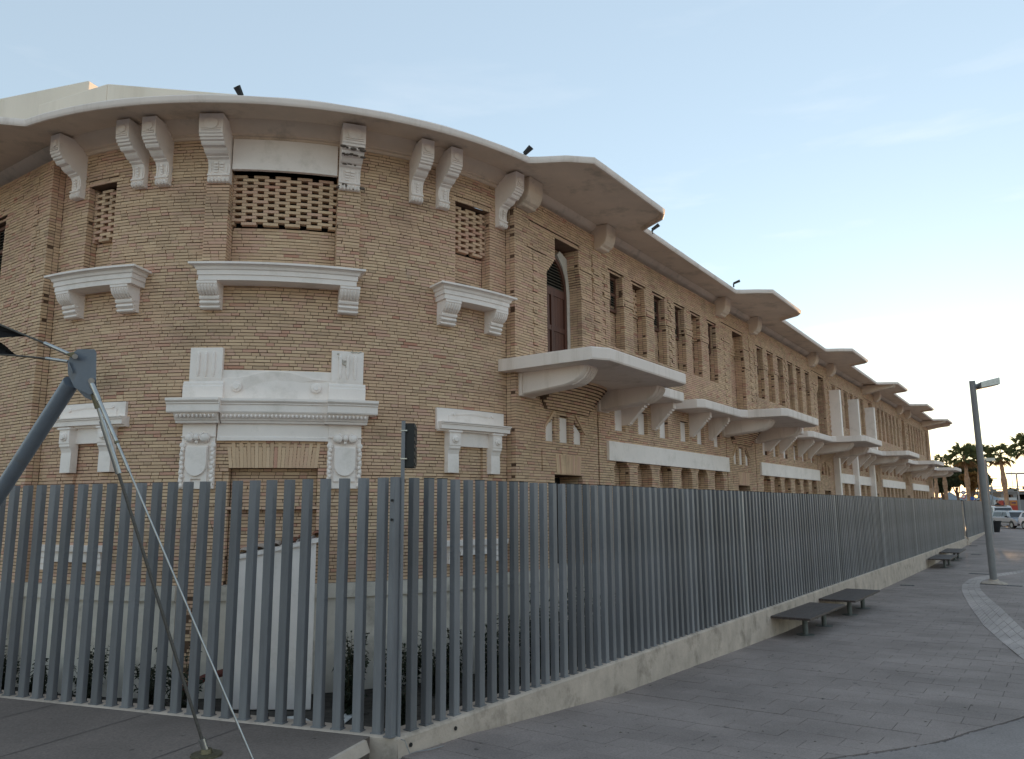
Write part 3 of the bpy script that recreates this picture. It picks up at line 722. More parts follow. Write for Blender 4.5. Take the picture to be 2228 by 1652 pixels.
# eaves: outline (s, reach)
def eaves():
    ol = []
    def seg(a, b, n, d):
        for i in range(n): ol.append((a + (b - a) * i / n, d))
    # left facade part
    ol.append((-26, 1.0))
    k = NB(0)
    for u, d in ((3.6, 1.0), (3.15, 1.04), (2.9, 1.6), (2.6, 1.8), (-.15, 1.8), (-.55, 1.25), (-.8, .99)): ol.append((-U(u), d))
    seg(-U(-.95), U(-.9), 26, .99)
    for k in range(6):
        a = 9.97 * k
        for u, d in ((-.76, 1.0), (-.66, 1.14), (-.46, 1.50), (-.18, 1.83), (2.62, 1.83), (2.88, 1.68), (3.14, 1.24), (3.26, 1.08)):
            if k == 5 and u > 2.9: continue
            ol.append((U(a + u), d))
        if k: pass
    ol.append((U(ULEN + .25), 1.6)); ol.append((U(ULEN + 1.2), 1.15))
    rr = random.Random(2); m = MB(); rows = []
    dense = []
    for (a, da), (b, db) in zip(ol, ol[1:]):
        n = max(1, int(abs(b - a) / .35)) if abs(a) < 14 else 1
        for i in range(n): dense.append((a + (b - a) * i / n, da + (db - da) * i / n))
    dense.append(ol[-1])
    for s, d in dense:
        j = noise.noise(Vector((s * 1.7, 0, 0))) * .012 + noise.noise(Vector((s * 6, 4, 0))) * .004
        prof = [(-.03, 7.845), (.03, 7.845), (.045, 7.86), (.045, 7.885), (.085, 7.895), (.085, 7.915), (.10, 7.93), (.15, 7.955), (.22, 8.0), (.27, 8.055), (.275, 8.07), (d - .10, 8.035), (d - .075, 8.0), (d - .06, 7.955), (d - .02, 7.945), (d - .004, 7.965), (d, 7.985), (d + .004, 8.038), (d - .010, 8.058 + j), (d - .2, 8.075 + j), (-.8, 8.16), (-1.6, 8.36)]
        if s > U(ULEN): s2 = s; 
        rows.append([W(s, dd, z) for dd, z in prof])
    m.grid(rows)
    nn_ = len(rows[0]) - 1
    m.mi = [1 if i % nn_ >= 13 else 0 for i in range(len(m.f))]  # outer edge gets the paler concrete, its skylit brightness put into colour
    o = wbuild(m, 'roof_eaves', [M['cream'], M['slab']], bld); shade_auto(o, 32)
    # body behind: roof deck, back and end walls so that low sun cannot leak through
    b = MB()
    deck = [W(-26, -1.55, 8.355)] + [W(s, -1.55, 8.355) for s in (-U(0), -3, -1.5, 0, 1.5, 3)] + [W(U(ULEN), -1.55, 8.355), W(U(ULEN), -21, 8.355), W(U(0) , -21, 8.355), ]
    e = CEN + TL * 22 + T * 0; far = W(U(ULEN), -30, 8.355)
    deck = [W(-26, -1.55, 8.355)] + [W(s, -1.55, 8.355) for s in (-U(0), -3, -1.5, 0, 1.5, 3)] + [W(U(ULEN), -1.55, 8.355)]
    far = W(U(ULEN), -26, 8.355); lft = W(-26, -1.55, 8.355); q = lft + Vector((T.x, T.y, 0)) * 50
    deck += [far, q]
    n = len(deck); b.add(deck, [tuple(range(n))])
    wbuild(b, 'roof', M['cream'], bld)
    e = MB()
    A = W(U(ULEN), .2, ZB); B_ = W(U(ULEN), -26, ZB); D_ = q.copy(); D_.z = ZB; E_ = W(-26, 0, ZB)
    for a_, b_ in ((A, B_), (B_, D_), (D_, E_)):
        t1, t2 = a_.copy(), b_.copy(); t1.z = t2.z = 8.36; e.add([a_, b_, t2, t1], [(0, 1, 2, 3)])
    eo = e.build('end_wall', M['brickfar']); uvl = eo.data.uv_layers.new(name='UVMap')
    for li, l in enumerate(eo.data.loops):
        v = eo.data.vertices[l.vertex_index].co; uvl.data[li].uv = ((v.x * .8 - v.y * .6), v.z)
    adopt(eo, bld)
    # band of painted plaster over the centre window
    p = MB(); sweep(p, [(-.2, 7.35), (.055, 7.35), (.055, 7.84), (-.2, 7.84)], -.79, .77)
    wbuild(p, 'plaster_panel', M['white'], bld)
eaves()

def canopy(ol, z0, z1, name='balcony_slab'):
    m = MB(); n = len(ol)
    def ringp(off, z): return [W(s + o_, d + off * (1 if d > .3 else 0), z) for (s, d), o_ in zip(ol, [0] * n)]
    rows = [ringp(-.03, z0 - .0), ringp(-.012, z0 + .004), ringp(0, z0 + .03), ringp(0, z1 - .02), ringp(-.02, z1)]
    vs = [p for r in rows for p in r]; fs = []
    for i in range(len(rows) - 1):
        for j in range(n): a, b = i * n + j, i * n + (j + 1) % n; fs.append((a, b, b + n, a + n))
    fs.append(tuple(range(n))[::-1]); fs.append(tuple(range((len(rows) - 1) * n, len(rows) * n)))
    m.add(vs, fs)
    o = wbuild(m, name, M['slab'], bld); return o
ZS0, ZS1 = 4.53, 4.74
def slabs(sg=1):
    f = lambda pts: [(U(u), d) for u, d in pts] if sg > 0 else [(-U(u), d) for u, d in pts][::-1]
    canopy(f([(-.5, .0), (-.44, 1.2), (-.40, 1.86), (-.18, 2.02), (2.85, 2.02), (3.0, 1.9), (3.05, 1.1), (3.2, 1.0), (5.2, 1.0), (5.36, .88), (5.42, .0)]), ZS0, ZS1)
    if sg < 0: return
    for k in range(1, 6):
        a = 9.97 * k
        pts = [(a - 3.62, .0), (a - 3.60, .84), (a - 3.42, .99), (a - .92, .99), (a - .72, 1.12), (a - .58, 1.95), (a - .38, 2.08), (a + 2.7, 2.08), (a + 2.95, 1.92)]
        if k < 5: pts += [(a + 3.05, 1.1), (a + 3.2, 1.0), (a + 5.2, 1.0), (a + 5.36, .88), (a + 5.42, .0)]
        else: pts += [(a + 3.0, .0)]
        # k=5 slab overlaps nothing; groups already carry their first half from the bay before
        canopy(f(pts), ZS0, ZS1)
slabs(1)

def big_bracket(s0, s1):
    m = MB(); pr = [(.0, 4.14), (.25, 4.13), (1.15, 4.215), (1.32, 4.26), (1.44, 4.33), (1.51, 4.42), (1.54, 4.535), (.0, 4.535)]
    w_ = s1 - s0; rows = []
    for f, k in ((0, .03), (.06, .01), (.16, 0), (.84, 0), (.94, .01), (1, .03)):
        rows.append([W(s0 + w_ * f, d - (k if d > .1 else 0), z + (k if z < 4.5 else 0)) for d, z in pr])
    m.grid(rows, 0, True, True)
    o = wbuild(m, 'canopy_bracket', M['slab'], bld); shade_auto(o, 35)
    g = MB()
    for i in range(5):
        s = s0 + w_ * (.18 + .16 * i); g.tube([W(s, d, z) for d, z in ((1.22, 4.235), (1.34, 4.27), (1.455, 4.34), (1.525, 4.43), (1.548, 4.50))], .018, 6)
    tag(g.build('fluting', M['slab'], o), kind='stuff')
    b = MB(); boxs(b, s0 - .04, s1 + .03, -.02, .26, 4.12, 4.525)
    wbuild(b, 'bracket_block', M['slab'], bld, bevel=.01)
def step_bracket(s):
    m = MB(); pr = [(.1, 3.94), (.27, 3.94), (.27, 3.965), (.31, 3.965), (.31, 3.99), (.60, 4.27), (.60, 4.30), (.655, 4.30), (.655, 4.35), (.71, 4.35), (.71, 4.40), (.75, 4.40), (.75, 4.535), (.1, 4.535)]
    sweep(m, pr, s - .075, s + .075, 1); wbuild(m, 'stepped_bracket', M['slab'], bld, bevel=.006)
def eave_block(s, wd=.38, long=False, worn=False):
    m = MB(); pr = [(.1, 7.56), (.34, 7.56), (.36, 7.60), (.42, 7.63), (.47, 7.70), (.50, 7.80), (.52, 8.06), (.1, 8.06)]
    if long: pr = [(.1, 7.62), (.3, 7.62), (.9, 7.74), (1.5, 7.80), (1.62, 7.84), (1.66, 7.92), (1.66, 8.03), (.1, 8.03)]
    sweep(m, pr, s - wd / 2, s + wd / 2, 1); o = wbuild(m, 'eaves_bracket', M['cream'], bld, bevel=.02)
    if worn: tag(o, 'worn eaves bracket with crumbled lower edge')
for k in range(6):
    a = 9.97 * k
    big_bracket(U(a - .15), U(a + .22)); big_bracket(U(a + 2.64), U(a + 2.99))
    L_ = k in (3, 5)
    eave_block(U(a - .02), .42, L_, k == 0); eave_block(U(a + 2.86 if k < 5 else a + 2.72), .4, k == 5)
    if k < 5:
        for u in (3.93, 5.25, 7.50, 8.82): step_bracket(U(a + u))
pass
# ragged mortar drips under the first worn bracket
# brick fans corbelled out under the canopies
def fan(k):
    a = NB(k); m = MB(); rr = random.Random(30 + k); near = k < 2
    core = MB()
    for i in range(11):
        z0 = 3.98 + .05 * i; z1 = z0 + .05; pj = .04 + .44 * ((i + 1) / 11) ** 1.25; hw = .78 + .42 * ((i + 1) / 11) ** .8
        c = 1.32; n = 14
        arc = [(c - hw * cos(pi * q / n), .2 + pj * sin(pi * q / n) ** .55) for q in range(n + 1)]
        poly = [(u, d - .012) for u, d in arc] + [(c + hw, .1), (c - hw, .1)]
        core.prism(poly, z0, z1 + (.0 if i < 10 else 0), lambda u, d, h: W(U(a + u), d, h))
        if near:
            # bricks along the arc
            pts = [Vector((u, d)) for u, d in arc]; ln = [0]
            for p_, q_ in zip(pts, pts[1:]): ln.append(ln[-1] + (q_ - p_).length)
            def at(x):
                for j in range(n):
                    if x <= ln[j + 1] or j == n - 1: return pts[j].lerp(pts[j + 1], (x - ln[j]) / max(1e-6, ln[j + 1] - ln[j]))
            x = rr.uniform(-.1, 0)
            while x < ln[-1]:
                L_ = rr.choice((.12, .235)); e = min(x + L_, ln[-1]); b = max(x, 0)
                if e - b > .04:
                    p0, p1 = at(b + .005), at(e - .005); t_ = (p1 - p0); nn = Vector((-t_.y, t_.x)).normalized() * -1
                    if nn.y > 0: nn = -nn
                    i0, i1 = p0 + nn * .06, p1 + nn * .06; zz0, zz1 = z0 + .006, z1 - .002 + rr.gauss(0, .001)
                    m.hexa([W(U(a + i0.x), i0.y, zz0), W(U(a + i1.x), i1.y, zz0), W(U(a + p1.x), p1.y, zz0), W(U(a + p0.x), p0.y, zz0), W(U(a + i0.x), i0.y, zz1), W(U(a + i1.x), i1.y, zz1), W(U(a + p1.x), p1.y, zz1), W(U(a + p0.x), p0.y, zz1)], 0, rr.random())
                x += L_
    co = core.build('brick_fan', [M['mortar'] if near else M['brick']]); adopt(co, bld)
    if near: tag(m.build('fan_bricks', M['brick'], co, tone=True), kind='stuff')
for k in range(6): fan(k)

# white beams, slot panels, plaster frames
def wbox(name, s0, s1, d0, d1, z0, z1, m='white', bev=.006):
    q = MB(); boxs(q, s0, s1, d0, d1, z0, z1); return wbuild(q, name, M[m], bld, bevel=bev)
for g in range(5):
    a = VB(g)
    wbox('lintel_beam', U(a - .02), U(a + 7.08), .1, .26, 3.15, 3.55)
    for i, (x0, x1) in enumerate(WIN):
        c = (x0 + x1) / 2
        if g < 2: wbox('slot_panel', U(a + c - .24), U(a + c + .24), .08, .11, 3.8, 4.3, bev=0)
for k in range(2):
    a = NB(k); 
    for (x0, x1, hl, hr) in ((.56, .86, 3.66, 3.88), (1.04, 1.37, 3.9, 3.9), (1.56, 1.88, 3.88, 3.66)):
        q = MB(); n = 5
        pr = [(x0 + .004, 3.385), (x1 - .004, 3.385), (x1 - .004, hr - .03), (x0 + .004, hl - .03)]
        q.prism(pr, .125, .15, lambda u, z, h: W(U(a + u), h, z)); wbuild(q, 'window_panel', M['white'], bld)
    # slanted brick hoods beside the lights
    for (ua, za, ub, zb) in ((.50, 3.62, .84, 3.93), (1.60, 3.93, 1.96, 3.60)):
        q = MB(); q.prism([(ua, za), (ub, zb), (ub + .02 * (1 if za > zb else -1), zb + .05), (ua, za + .055)], .19, .225, lambda u, z, h: W(U(a + u), h, z)); wbuild(q, 'hood_brick', M['brick1'], bld)
    # soldier course lintel
    for i in range(17):
        u = .88 + i * .056; dx = (u - 1.33) * .10
        q = MB(); q.prism([(u + .003 - dx, 2.82), (u + .052 - dx, 2.82), (u + .052, 3.17), (u + .003, 3.17)], .17, .208 + random.gauss(0, .002), lambda u_, z, h: W(U(a + u_), h, z)); wbuild(q, 'brick', M['brick1'], bld)
for s_, n, z_ in ((0, 24, 2.8),):
    for i in range(n):
        x = -.66 + i * .055; dx = (x + .03) * .06
        z1 = 3.17 if i % 2 else 3.10
        q = MB(); q.prism([(x + .003 - dx, z_), (x + .051 - dx, z_), (x + .051, z1), (x + .003, z1)], -.03, .010 + random.gauss(0, .002), lambda u_, z, h: W(u_, h, z)); wbuild(q, 'brick', M['brick1'], bld)
# tall white frame on the third group
a = VB(2)
for u0, u1 in ((-.28, -.02), (3.27, 3.52), (6.95, 7.25)):
    wbox('white_pier', U(a + u0), U(a + u1), .15, .42, ZB, 4.5)
    wbox('white_fin', U(a + u0), U(a + u1), .15, .62, 4.75, 6.95)
wbox('white_shutter_panel', U(VB(1) + 4.86), U(VB(1) + 5.5), -.12, -.06, 4.75 + .85, 7.0)

# window shutters, doors, lattices
def shutter(s0, s1, d, z0, z1, nm='window_shutter', col='shutter', mid=True):
    f = MB(); t_ = .05
    for a_, b_, c_, e_ in ((s0, s0 + t_ * (1 if s1 > s0 else -1), z0, z1), (s1 - t_ * (1 if s1 > s0 else -1), s1, z0, z1)): boxs(f, a_, b_, d, d + .05, c_, e_)
    for z in ([z0, z1 - .06] + ([(z0 + z1) / 2 - .03] if mid else [])): boxs(f, s0, s1, d, d + .048, z, z + .06)
    cx = (s0 + s1) / 2; boxs(f, cx - .02, cx + .02, d, d + .052, z0, z1)
    o = wbuild(f, nm, M[col], bld)
    z = z0 + .07
    while z < z1 - .08:
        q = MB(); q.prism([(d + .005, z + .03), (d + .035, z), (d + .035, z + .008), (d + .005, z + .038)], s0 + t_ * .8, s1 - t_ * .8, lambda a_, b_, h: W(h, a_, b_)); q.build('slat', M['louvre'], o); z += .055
    bk_ = MB(); boxs(bk_, s0, s1, d - .02, d - .01, z0, z1); bk_.build('dark_backing', M['dark'], o)  # near-black sheet: shade behind the louvres put into colour
def lattice_far(s0, s1, d, z0, z1):
    m = MB(); n = max(3, int((s1 - s0) / .13)); rows = int((z1 - z0) / .1)
    b = MB(); boxs(b, s0, s1, d - .12, d - .11, z0, z1); o = wbuild(b, 'lattice_backing', M['dark'], bld)  # near-black sheet gives the lattice holes their shade by colour
    for i in range(rows + 1): boxs(m, s0, s1, d - .1, d, z0 + i * .1, z0 + i * .1 + .045)
    for i in range(rows):
        for j in range(n + 1):
            x = s0 + (s1 - s0) * (j + .5 * (i % 2)) / n
            if x < s1: boxs(m, x, min(x + .06, s1), d - .1, d - .002, z0 + i * .1 + .045, z0 + (i + 1) * .1)
    q = m.build('lattice', M['brick'], o, tone=True)
for g in range(5):
    a = VB(g)
    for i, (x0, x1) in enumerate(WIN):
        s0, s1 = U(a + x0 + .02), U(a + x1 - .02)
        if g == 1 and i == 4: continue
        if g > 2:
            wbox('window_shutter', s0, s1, -.02, .0, 6.5, 7.24, 'shutter', 0); continue
        if i in (1, 4): lattice_far(s0, s1, .0, 6.62, 7.22)
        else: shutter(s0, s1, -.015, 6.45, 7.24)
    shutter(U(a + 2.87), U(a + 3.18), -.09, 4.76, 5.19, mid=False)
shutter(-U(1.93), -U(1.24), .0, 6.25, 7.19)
lattice_far(U(NB(1) + .95), U(NB(1) + 1.9), -.06, 6.75, 7.3)
for k in (2, 3, 4, 5): wbox('recess_board', U(NB(k) + 1.0), U(NB(k) + 1.86), -.39, -.36, 4.75, 7.0, 'shutter', 0)
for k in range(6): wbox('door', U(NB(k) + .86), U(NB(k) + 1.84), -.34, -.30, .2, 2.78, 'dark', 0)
# balcony door: round-headed boarded leaf with louvres in the head, plastered reveal
def balcony_door():
    a = NB(0); d = -.15; u0, u1 = .66, 1.96; c, r = 1.31, .64
    pl = MB(); pl.prism([(1.87, 4.74), (1.96, 4.74), (1.96, 6.5), (1.92, 6.9), (1.86, 7.2), (1.60, 7.3), (1.5, 7.2), (1.70, 7.0), (1.82, 6.75), (1.85, 6.4)], d, d + .08, lambda u, z, h: W(U(a + u), h, z)); wbuild(pl, 'plaster_reveal', M['plinth'], bld)
    f = MB(); lo = 4.74; arc = [(c + .54 * cos(t_), 6.45 + .72 * sin(t_)) for t_ in [pi * i / 12 for i in range(13)]]
    outer = [(1.85, lo)] + arc + [(.74, lo)]
    inner = [(1.77, lo + .08)] + [(c + .46 * cos(t_), 6.45 + .63 * sin(t_)) for t_ in [pi * i / 12 for i in range(13)]] + [(.83, lo + .08)]
    n = len(outer); P_ = lambda q, h: W(U(a + q[0]), h, q[1])
    vs = [P_(q, d + .07) for q in outer] + [P_(q, d + .07) for q in inner] + [P_(q, d) for q in outer] + [P_(q, d) for q in inner]
    fs = []
    for i in range(n):
        j = (i + 1) % n; fs += [(i, j, n + j, n + i), (n + i, n + j, 3 * n + j, 3 * n + i), (j, i, 2 * n + i, 2 * n + j)]
    f.add(vs, fs)
    for z in (4.82, 5.62, 6.33): f.box((.8, 0, z), (1.8, 0, z + .1), fn=None) if False else boxs(f, U(a + .8), U(a + 1.8), d, d + .062, z, z + (.1 if z < 6.3 else .16))
    boxs(f, U(a + 1.27), U(a + 1.35), d, d + .066, 4.8, 6.4)
    o = wbuild(f, 'balcony_door', M['wood'], bld)
    for z0, z1 in ((4.92, 5.62), (5.72, 6.33)):
        for i in range(9):
            if i in (4,): continue
            x = .82 + i * .104
            q = MB(); boxs(q, U(a + x), U(a + x + .10), d + .01, d + .045, z0, z1); q.build('plank', M['wood'], o)
    z = 6.5
    while z < 7.12:
        hw = .45 * sqrt(max(.02, 1 - ((z - 6.45) / .66) ** 2)); q = MB(); q.prism([(d + .01, z + .03), (d + .05, z), (d + .05, z + .012), (d + .01, z + .042)], U(a + c - hw), U(a + c + hw), lambda a_, b_, h: W(h, a_, b_)); q.build('slat', M['louvre'], o); z += .06
    b = MB(); boxs(b, U(a + .7), U(a + 1.9), d - .01, d - .005, 4.74, 7.2); b.build('dark_backing', M['dark'], o)  # near-black sheet, unlit depth behind the door done as colour
    g_ = MB(); boxs(g_, U(a + .9), U(a + 1.1), d + .05, d + .06, 6.78, 6.92); g_.build('amber_pane', M['amber'], o)
balcony_door()

# brick lattices of the rounded corner: every brick its own piece
def lattice(s0, s1, d, z0, z1, first=[None]):
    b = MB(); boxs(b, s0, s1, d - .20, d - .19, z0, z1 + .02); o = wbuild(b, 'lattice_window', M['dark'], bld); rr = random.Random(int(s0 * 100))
    P = .335; Lb = .225; row = 0; z = z0
    mesh = {}
    while z < z1 - .02:
        x = s0 - P / 2 + (row % 2) * P / 2 - .02
        while x < s1:
            a_, b_ = max(x, s0), min(x + Lb, s1)
            if b_ - a_ > .03:
                key = round(b_ - a_, 3)
                if key not in mesh:
                    q = MB(); q.box((-key / 2, -.105, -.021), (key / 2, 0, .0215)); br = q.build('brick', M['brick1']); mesh[key] = br.data
                else: br = bpy.data.objects.new('brick', mesh[key]); C.objects.link(br)
                m_ = (a_ + b_) / 2; c = W(m_, d + rr.gauss(0, .004), z + .025); nr = (W(m_, 1, 0) - W(m_, 0, 0)).normalized()
                br.matrix_world = Matrix.Translation(c) @ Matrix.Rotation(atan2(nr.y, nr.x) - pi / 2 + rr.gauss(0, .012), 4, 'Z') @ Matrix.Rotation(rr.gauss(0, .006), 4, 'Y')
                br.parent = o; br.matrix_parent_inverse = Matrix.Identity(4)
            x += P
        z += .0505; row += 1
    tag(o, None)
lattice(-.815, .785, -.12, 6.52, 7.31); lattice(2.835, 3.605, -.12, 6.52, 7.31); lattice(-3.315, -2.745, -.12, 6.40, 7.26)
# each lattice has a near-black sheet behind it: shade of the void put into colour
# window ledges with scroll brackets
def ledge(s0, s1, bs):
    m = MB(); pr = [(-.02, 5.52), (.30, 5.52), (.30, 5.60), (.315, 5.60), (.315, 5.665), (.335, 5.68), (.345, 5.715), (.37, 5.735), (.41, 5.74), (.41, 5.77), (-.02, 5.775)]
    n = max(2, int((s1 - s0) / .25)); rows = []
    for i in range(n + 1):
        f = i / n; e = 0
        rows.append([W((s0 + .11) + (s1 - s0 - .22) * f, d, z) for d, z in pr])
    # mitred returns: the mould also runs round the ends
    r0 = [W(s0 + .11 - max(0, d - .30), d if d < .3 else d, z) for d, z in pr]; r1 = [W(s1 - .11 + max(0, d - .30), d, z) for d, z in pr]
    e0 = [W(s0 + .11 - max(0, d - .30), -.02, z) for d, z in pr]; e1 = [W(s1 - .11 + max(0, d - .30), -.02, z) for d, z in pr]
    m.grid([e0, r0] + rows[1:-1] + [r1, e1], 0, True, True)
    o = wbuild(m, 'window_ledge', M['white'], bld); shade_auto(o, 25)
    for s in bs:
        h = .142; q = MB()
        pr2 = [(-.02, 5.14), (.10, 5.14), (.12, 5.155), (.12, 5.18), (.095, 5.19), (.13, 5.20), (.15, 5.22), (.145, 5.25), (.115, 5.265), (.16, 5.275), (.17, 5.30), (.165, 5.32), (.155, 5.33), (.20, 5.35), (.245, 5.39), (.27, 5.44), (.275, 5.475), (.29, 5.48), (.29, 5.52), (-.02, 5.52)]
        sweep(q, pr2, s - h, s + h, 1); b = q.build('ledge_bracket', M['white'], o); shade_auto(b, 30)
        g_ = MB()
        for i in range(6):
            x = s - h + .03 + i * (2 * h - .06) / 5; g_.tube([W(x, d, z) for d, z in ((.15, 5.328), (.20, 5.345), (.247, 5.388), (.273, 5.44), (.278, 5.472))], .0125, 6)
        for e in (-1, 1):
            for z in (5.17, 5.235, 5.295): g_.blob((s + e * (h + .004), .10, z), .01, .035, .012, W, n=6, m=3)
        b2 = tag(g_.build('fluting', M['white'], o), kind='stuff')
ledge(-1.21, 1.18, (-.985, .985)); ledge(2.34, 3.86, (2.62, 3.62)); ledge(-3.62, -1.98, (-3.36, -2.30))

# centre portal surround
def portal():
    root = MB(); boxs(root, -.80, .80, -.02, .03, 3.79, 4.23); o = wbuild(root, 'portal_surround', M['white'], bld)
    def part(nm, fn, bev=.005, mat_='white'):
        q = MB(); fn(q); p = q.build(nm, M[mat_], o, bevel=bev); return p
    # swept shield line on the attic panel
    def swag(q):
        pts = [(-.80, 4.10), (-.55, 4.11), (-.38, 4.15), (-.18, 4.205), (0, 4.215), (.18, 4.205), (.38, 4.15), (.55, 4.11), (.80, 4.10), (.8, 3.80), (-.8, 3.80)]
        q.prism(pts, .028, .05, lambda x, z, h: W(x, h, z))
        for s in (-.56, .56): rod(q, s, .05, 3.98, .075, .03, n=18); rod(q, s, .05, 3.98, .05, .05, n=18)
    part('attic_panel', swag, .004)
    for e in (-1, 1):
        def pil(q, e=e):
            c = e * 1.01
            sweep(q, [(-.02, 4.05), (.06, 4.05), (.07, 4.10), (.07, 4.56), (-.02, 4.565)], c - .235, c + .235)
            sweep(q, [(-.02, 3.79), (.095, 3.79), (.095, 3.98), (.085, 4.0), (.085, 4.03), (.07, 4.06), (-.02, 4.06)], c - .27 - (.04 if e < 0 else 0), c + .27 + (.0 if e < 0 else 0.0))
            for x in (-.11, 0, .11): q.tube([W(c + x, .075, z) for z in (4.13, 4.2, 4.46, 4.5)], [.012, .026, .026, .012], 8)
        p = part('attic_pier', pil)
        if e > 0:
            tag(p, 'attic pier with broken plaster patch'); b = MB(); rr = random.Random(8)
            for i in range(16):
                t_ = i / 15; b.blob((.86 + .15 * t_ + rr.gauss(0, .012), .074, 4.46 - .14 * t_ ** .6 + rr.gauss(0, .02)), .018, .012, .02, W, n=6, m=3)
            for i in range(8): b.blob((1.06 + .02 * i, .07, 4.55 + rr.gauss(0, .006)), .015, .012, .012, W, n=6, m=3)
            b.build('broken_patch', M['curb'], p) if False else adopt(b.build('broken_patch', M['plinth']), bld)
    def corn(q):
        pr = lambda x: [(-.02, 3.58), (x - .06, 3.58), (x - .05, 3.60), (x - .05, 3.70), (x - .03, 3.705), (x - .03, 3.72), (x - .012, 3.735), (x, 3.75), (x, 3.785), (-.02, 3.80)]
        sweep(q, pr(.24), -.72, .72); sweep(q, pr(.34), -1.44, -.72); sweep(q, pr(.34), .72, 1.42)
    part('cornice', corn, 0)
    def dent(q):
        sweep(q, [(-.02, 3.44), (.09, 3.44), (.10, 3.47), (.12, 3.48), (.13, 3.50), (.17, 3.58), (-.02, 3.58)], -.74, .74)
        for c in (-1.06, 1.0): sweep(q, [(-.02, 3.44), (.16, 3.44), (.17, 3.47), (.19, 3.48), (.20, 3.50), (.25, 3.58), (-.02, 3.58)], c - .30, c + .30)
        for i in range(26): q.blob((-.70 + i * .056, .155, 3.535), .02, .03, .03, W, n=6, m=4)
        for c in (-1.06, 1.0):
            for i in range(10): q.blob((c - .25 + i * .056, .235, 3.535), .02, .03, .03, W, n=6, m=4)
    part('egg_moulding', dent, 0)
    part('frieze', lambda q: (sweep(q, [(-.02, 3.19), (.06, 3.19), (.06, 3.24), (.045, 3.25), (.045, 3.44), (-.02, 3.44)], -.80, .76)), .003)
    for c in (-1.06, 1.0):
        def col(q, c=c):
            sweep(q, [(-.02, 2.50), (.06, 2.50), (.06, 3.44), (-.02, 3.44)], c - .24, c + .24)
            # cartouche board with rounded foot
            pts = [(-.15, 3.10)] + [(.15 * -cos(t_), 2.85 - .17 * sin(t_)) for t_ in [pi * i / 10 for i in range(11)]] + [(.15, 3.10)]
            q.prism([(c + x, z) for x, z in pts], .06, .125, lambda x, z, h: W(x, h, z))
            q.prism([(c - .155, 3.12), (c - .155, 2.60), (c - .07, 2.60), (c - .07, 2.64), (c + .07, 2.64), (c + .07, 2.60), (c + .155, 2.60), (c + .155, 3.12)], .055, .085, lambda x, z, h: W(x, h, z))
        p = part('pilaster', col, .006)
        g_ = MB()
        for e in (-1, 1):                     # scroll head
            pts = []
            for i in range(15):
                t_ = i / 14 * 3.6 * pi / 2; r_ = .062 * (1 - i / 18); pts.append(W(c + e * (.10 + r_ * cos(t_ + 1.6) * 1), .12 + .03 * i / 14, 3.23 + r_ * sin(t_ + 1.6)))
            g_.tube(pts, [.024 * (1 - i / 20) for i in range(15)], 6)
            g_.blob((c + e * .105, .10, 3.23), .075, .06, .07, W, n=10, m=6)
            g_.tube([W(c + e * .17, .075, 3.25), W(c + e * .25, .07, 3.25)], .008, 5)
            # leaf drop down each side
            rod(g_, c + e * .215, .06, 3.125, .045, .03, n=10)
            for i in range(9):
                z = 3.06 - i * .064; g_.blob((c + e * (.21 + .01 * (i % 2)), .075, z), .034, .035, .042, W, n=7, m=4)
                g_.blob((c + e * .235, .07, z - .03), .02, .025, .025, W, n=6, m=3)
        g_.blob((c, .13, 3.235), .04, .05, .055, W, n=10, m=5); g_.blob((c, .12, 3.17), .025, .03, .03, W, n=8, m=4)
        r_ = g_.build('scroll_ornament', M['white'], o); shade_auto(r_, 60); tag(r_, kind='stuff')
portal()
def small_surround(sa, sb):
    m = MB(); w_ = sb - sa; boxs(m, sa, sb, -.02, .05, 3.45, 3.79); o = wbuild(m, 'window_surround', M['white'], bld)
    def part(nm, fn, bev=.004): q = MB(); fn(q); return q.build(nm, M['white'], o, bevel=bev)
    c = (sa + sb) / 2
    part('attic_panel', lambda q: (q.prism([(c - .5, 3.56), (c - .5, 3.68), (c - .42, 3.735), (c - .36, 3.70), (c - .2, 3.72), (c, 3.75), (c + .2, 3.72), (c + .36, 3.70), (c + .5, 3.69), (c + .5, 3.56)], .048, .062, lambda x, z, h: W(x, h, z)), rod(q, c + .42, .05, 3.72, .03, .03), rod(q, c - .40, .05, 3.70, .03, .03)))
    part('cornice', lambda q: sweep(q, [(-.02, 3.42), (.09, 3.42), (.09, 3.445), (.16, 3.45), (.16, 3.52), (.18, 3.525), (.18, 3.54), (.20, 3.55), (.20, 3.565), (-.02, 3.57)], sa + .02, sb + .04), 0)
    for x in (sa + .28, sb - .26):
        def leg(q, x=x):
            pr = [(-.02, 2.76), (.10, 2.76), (.10, 2.98), (.095, 3.06), (.115, 3.12), (.14, 3.15), (.14, 3.19), (.15, 3.19), (.15, 3.42), (-.02, 3.42)]
            sweep(q, pr, x - .105, x + .105, 1); boxs(q, x - .125, x + .125, -.01, .17, 3.40, 3.43); rod(q, x, .15, 3.29, .065, .02, n=16); rod(q, x, .16, 3.29, .045, .035, n=14)
        part('console', leg)
    part('lintel_panel', lambda q: boxs(q, sa + .38, sb - .36, -.06, .03, 3.19, 3.43), .003)
small_surround(2.47, 3.90); small_surround(-3.50, -2.22)
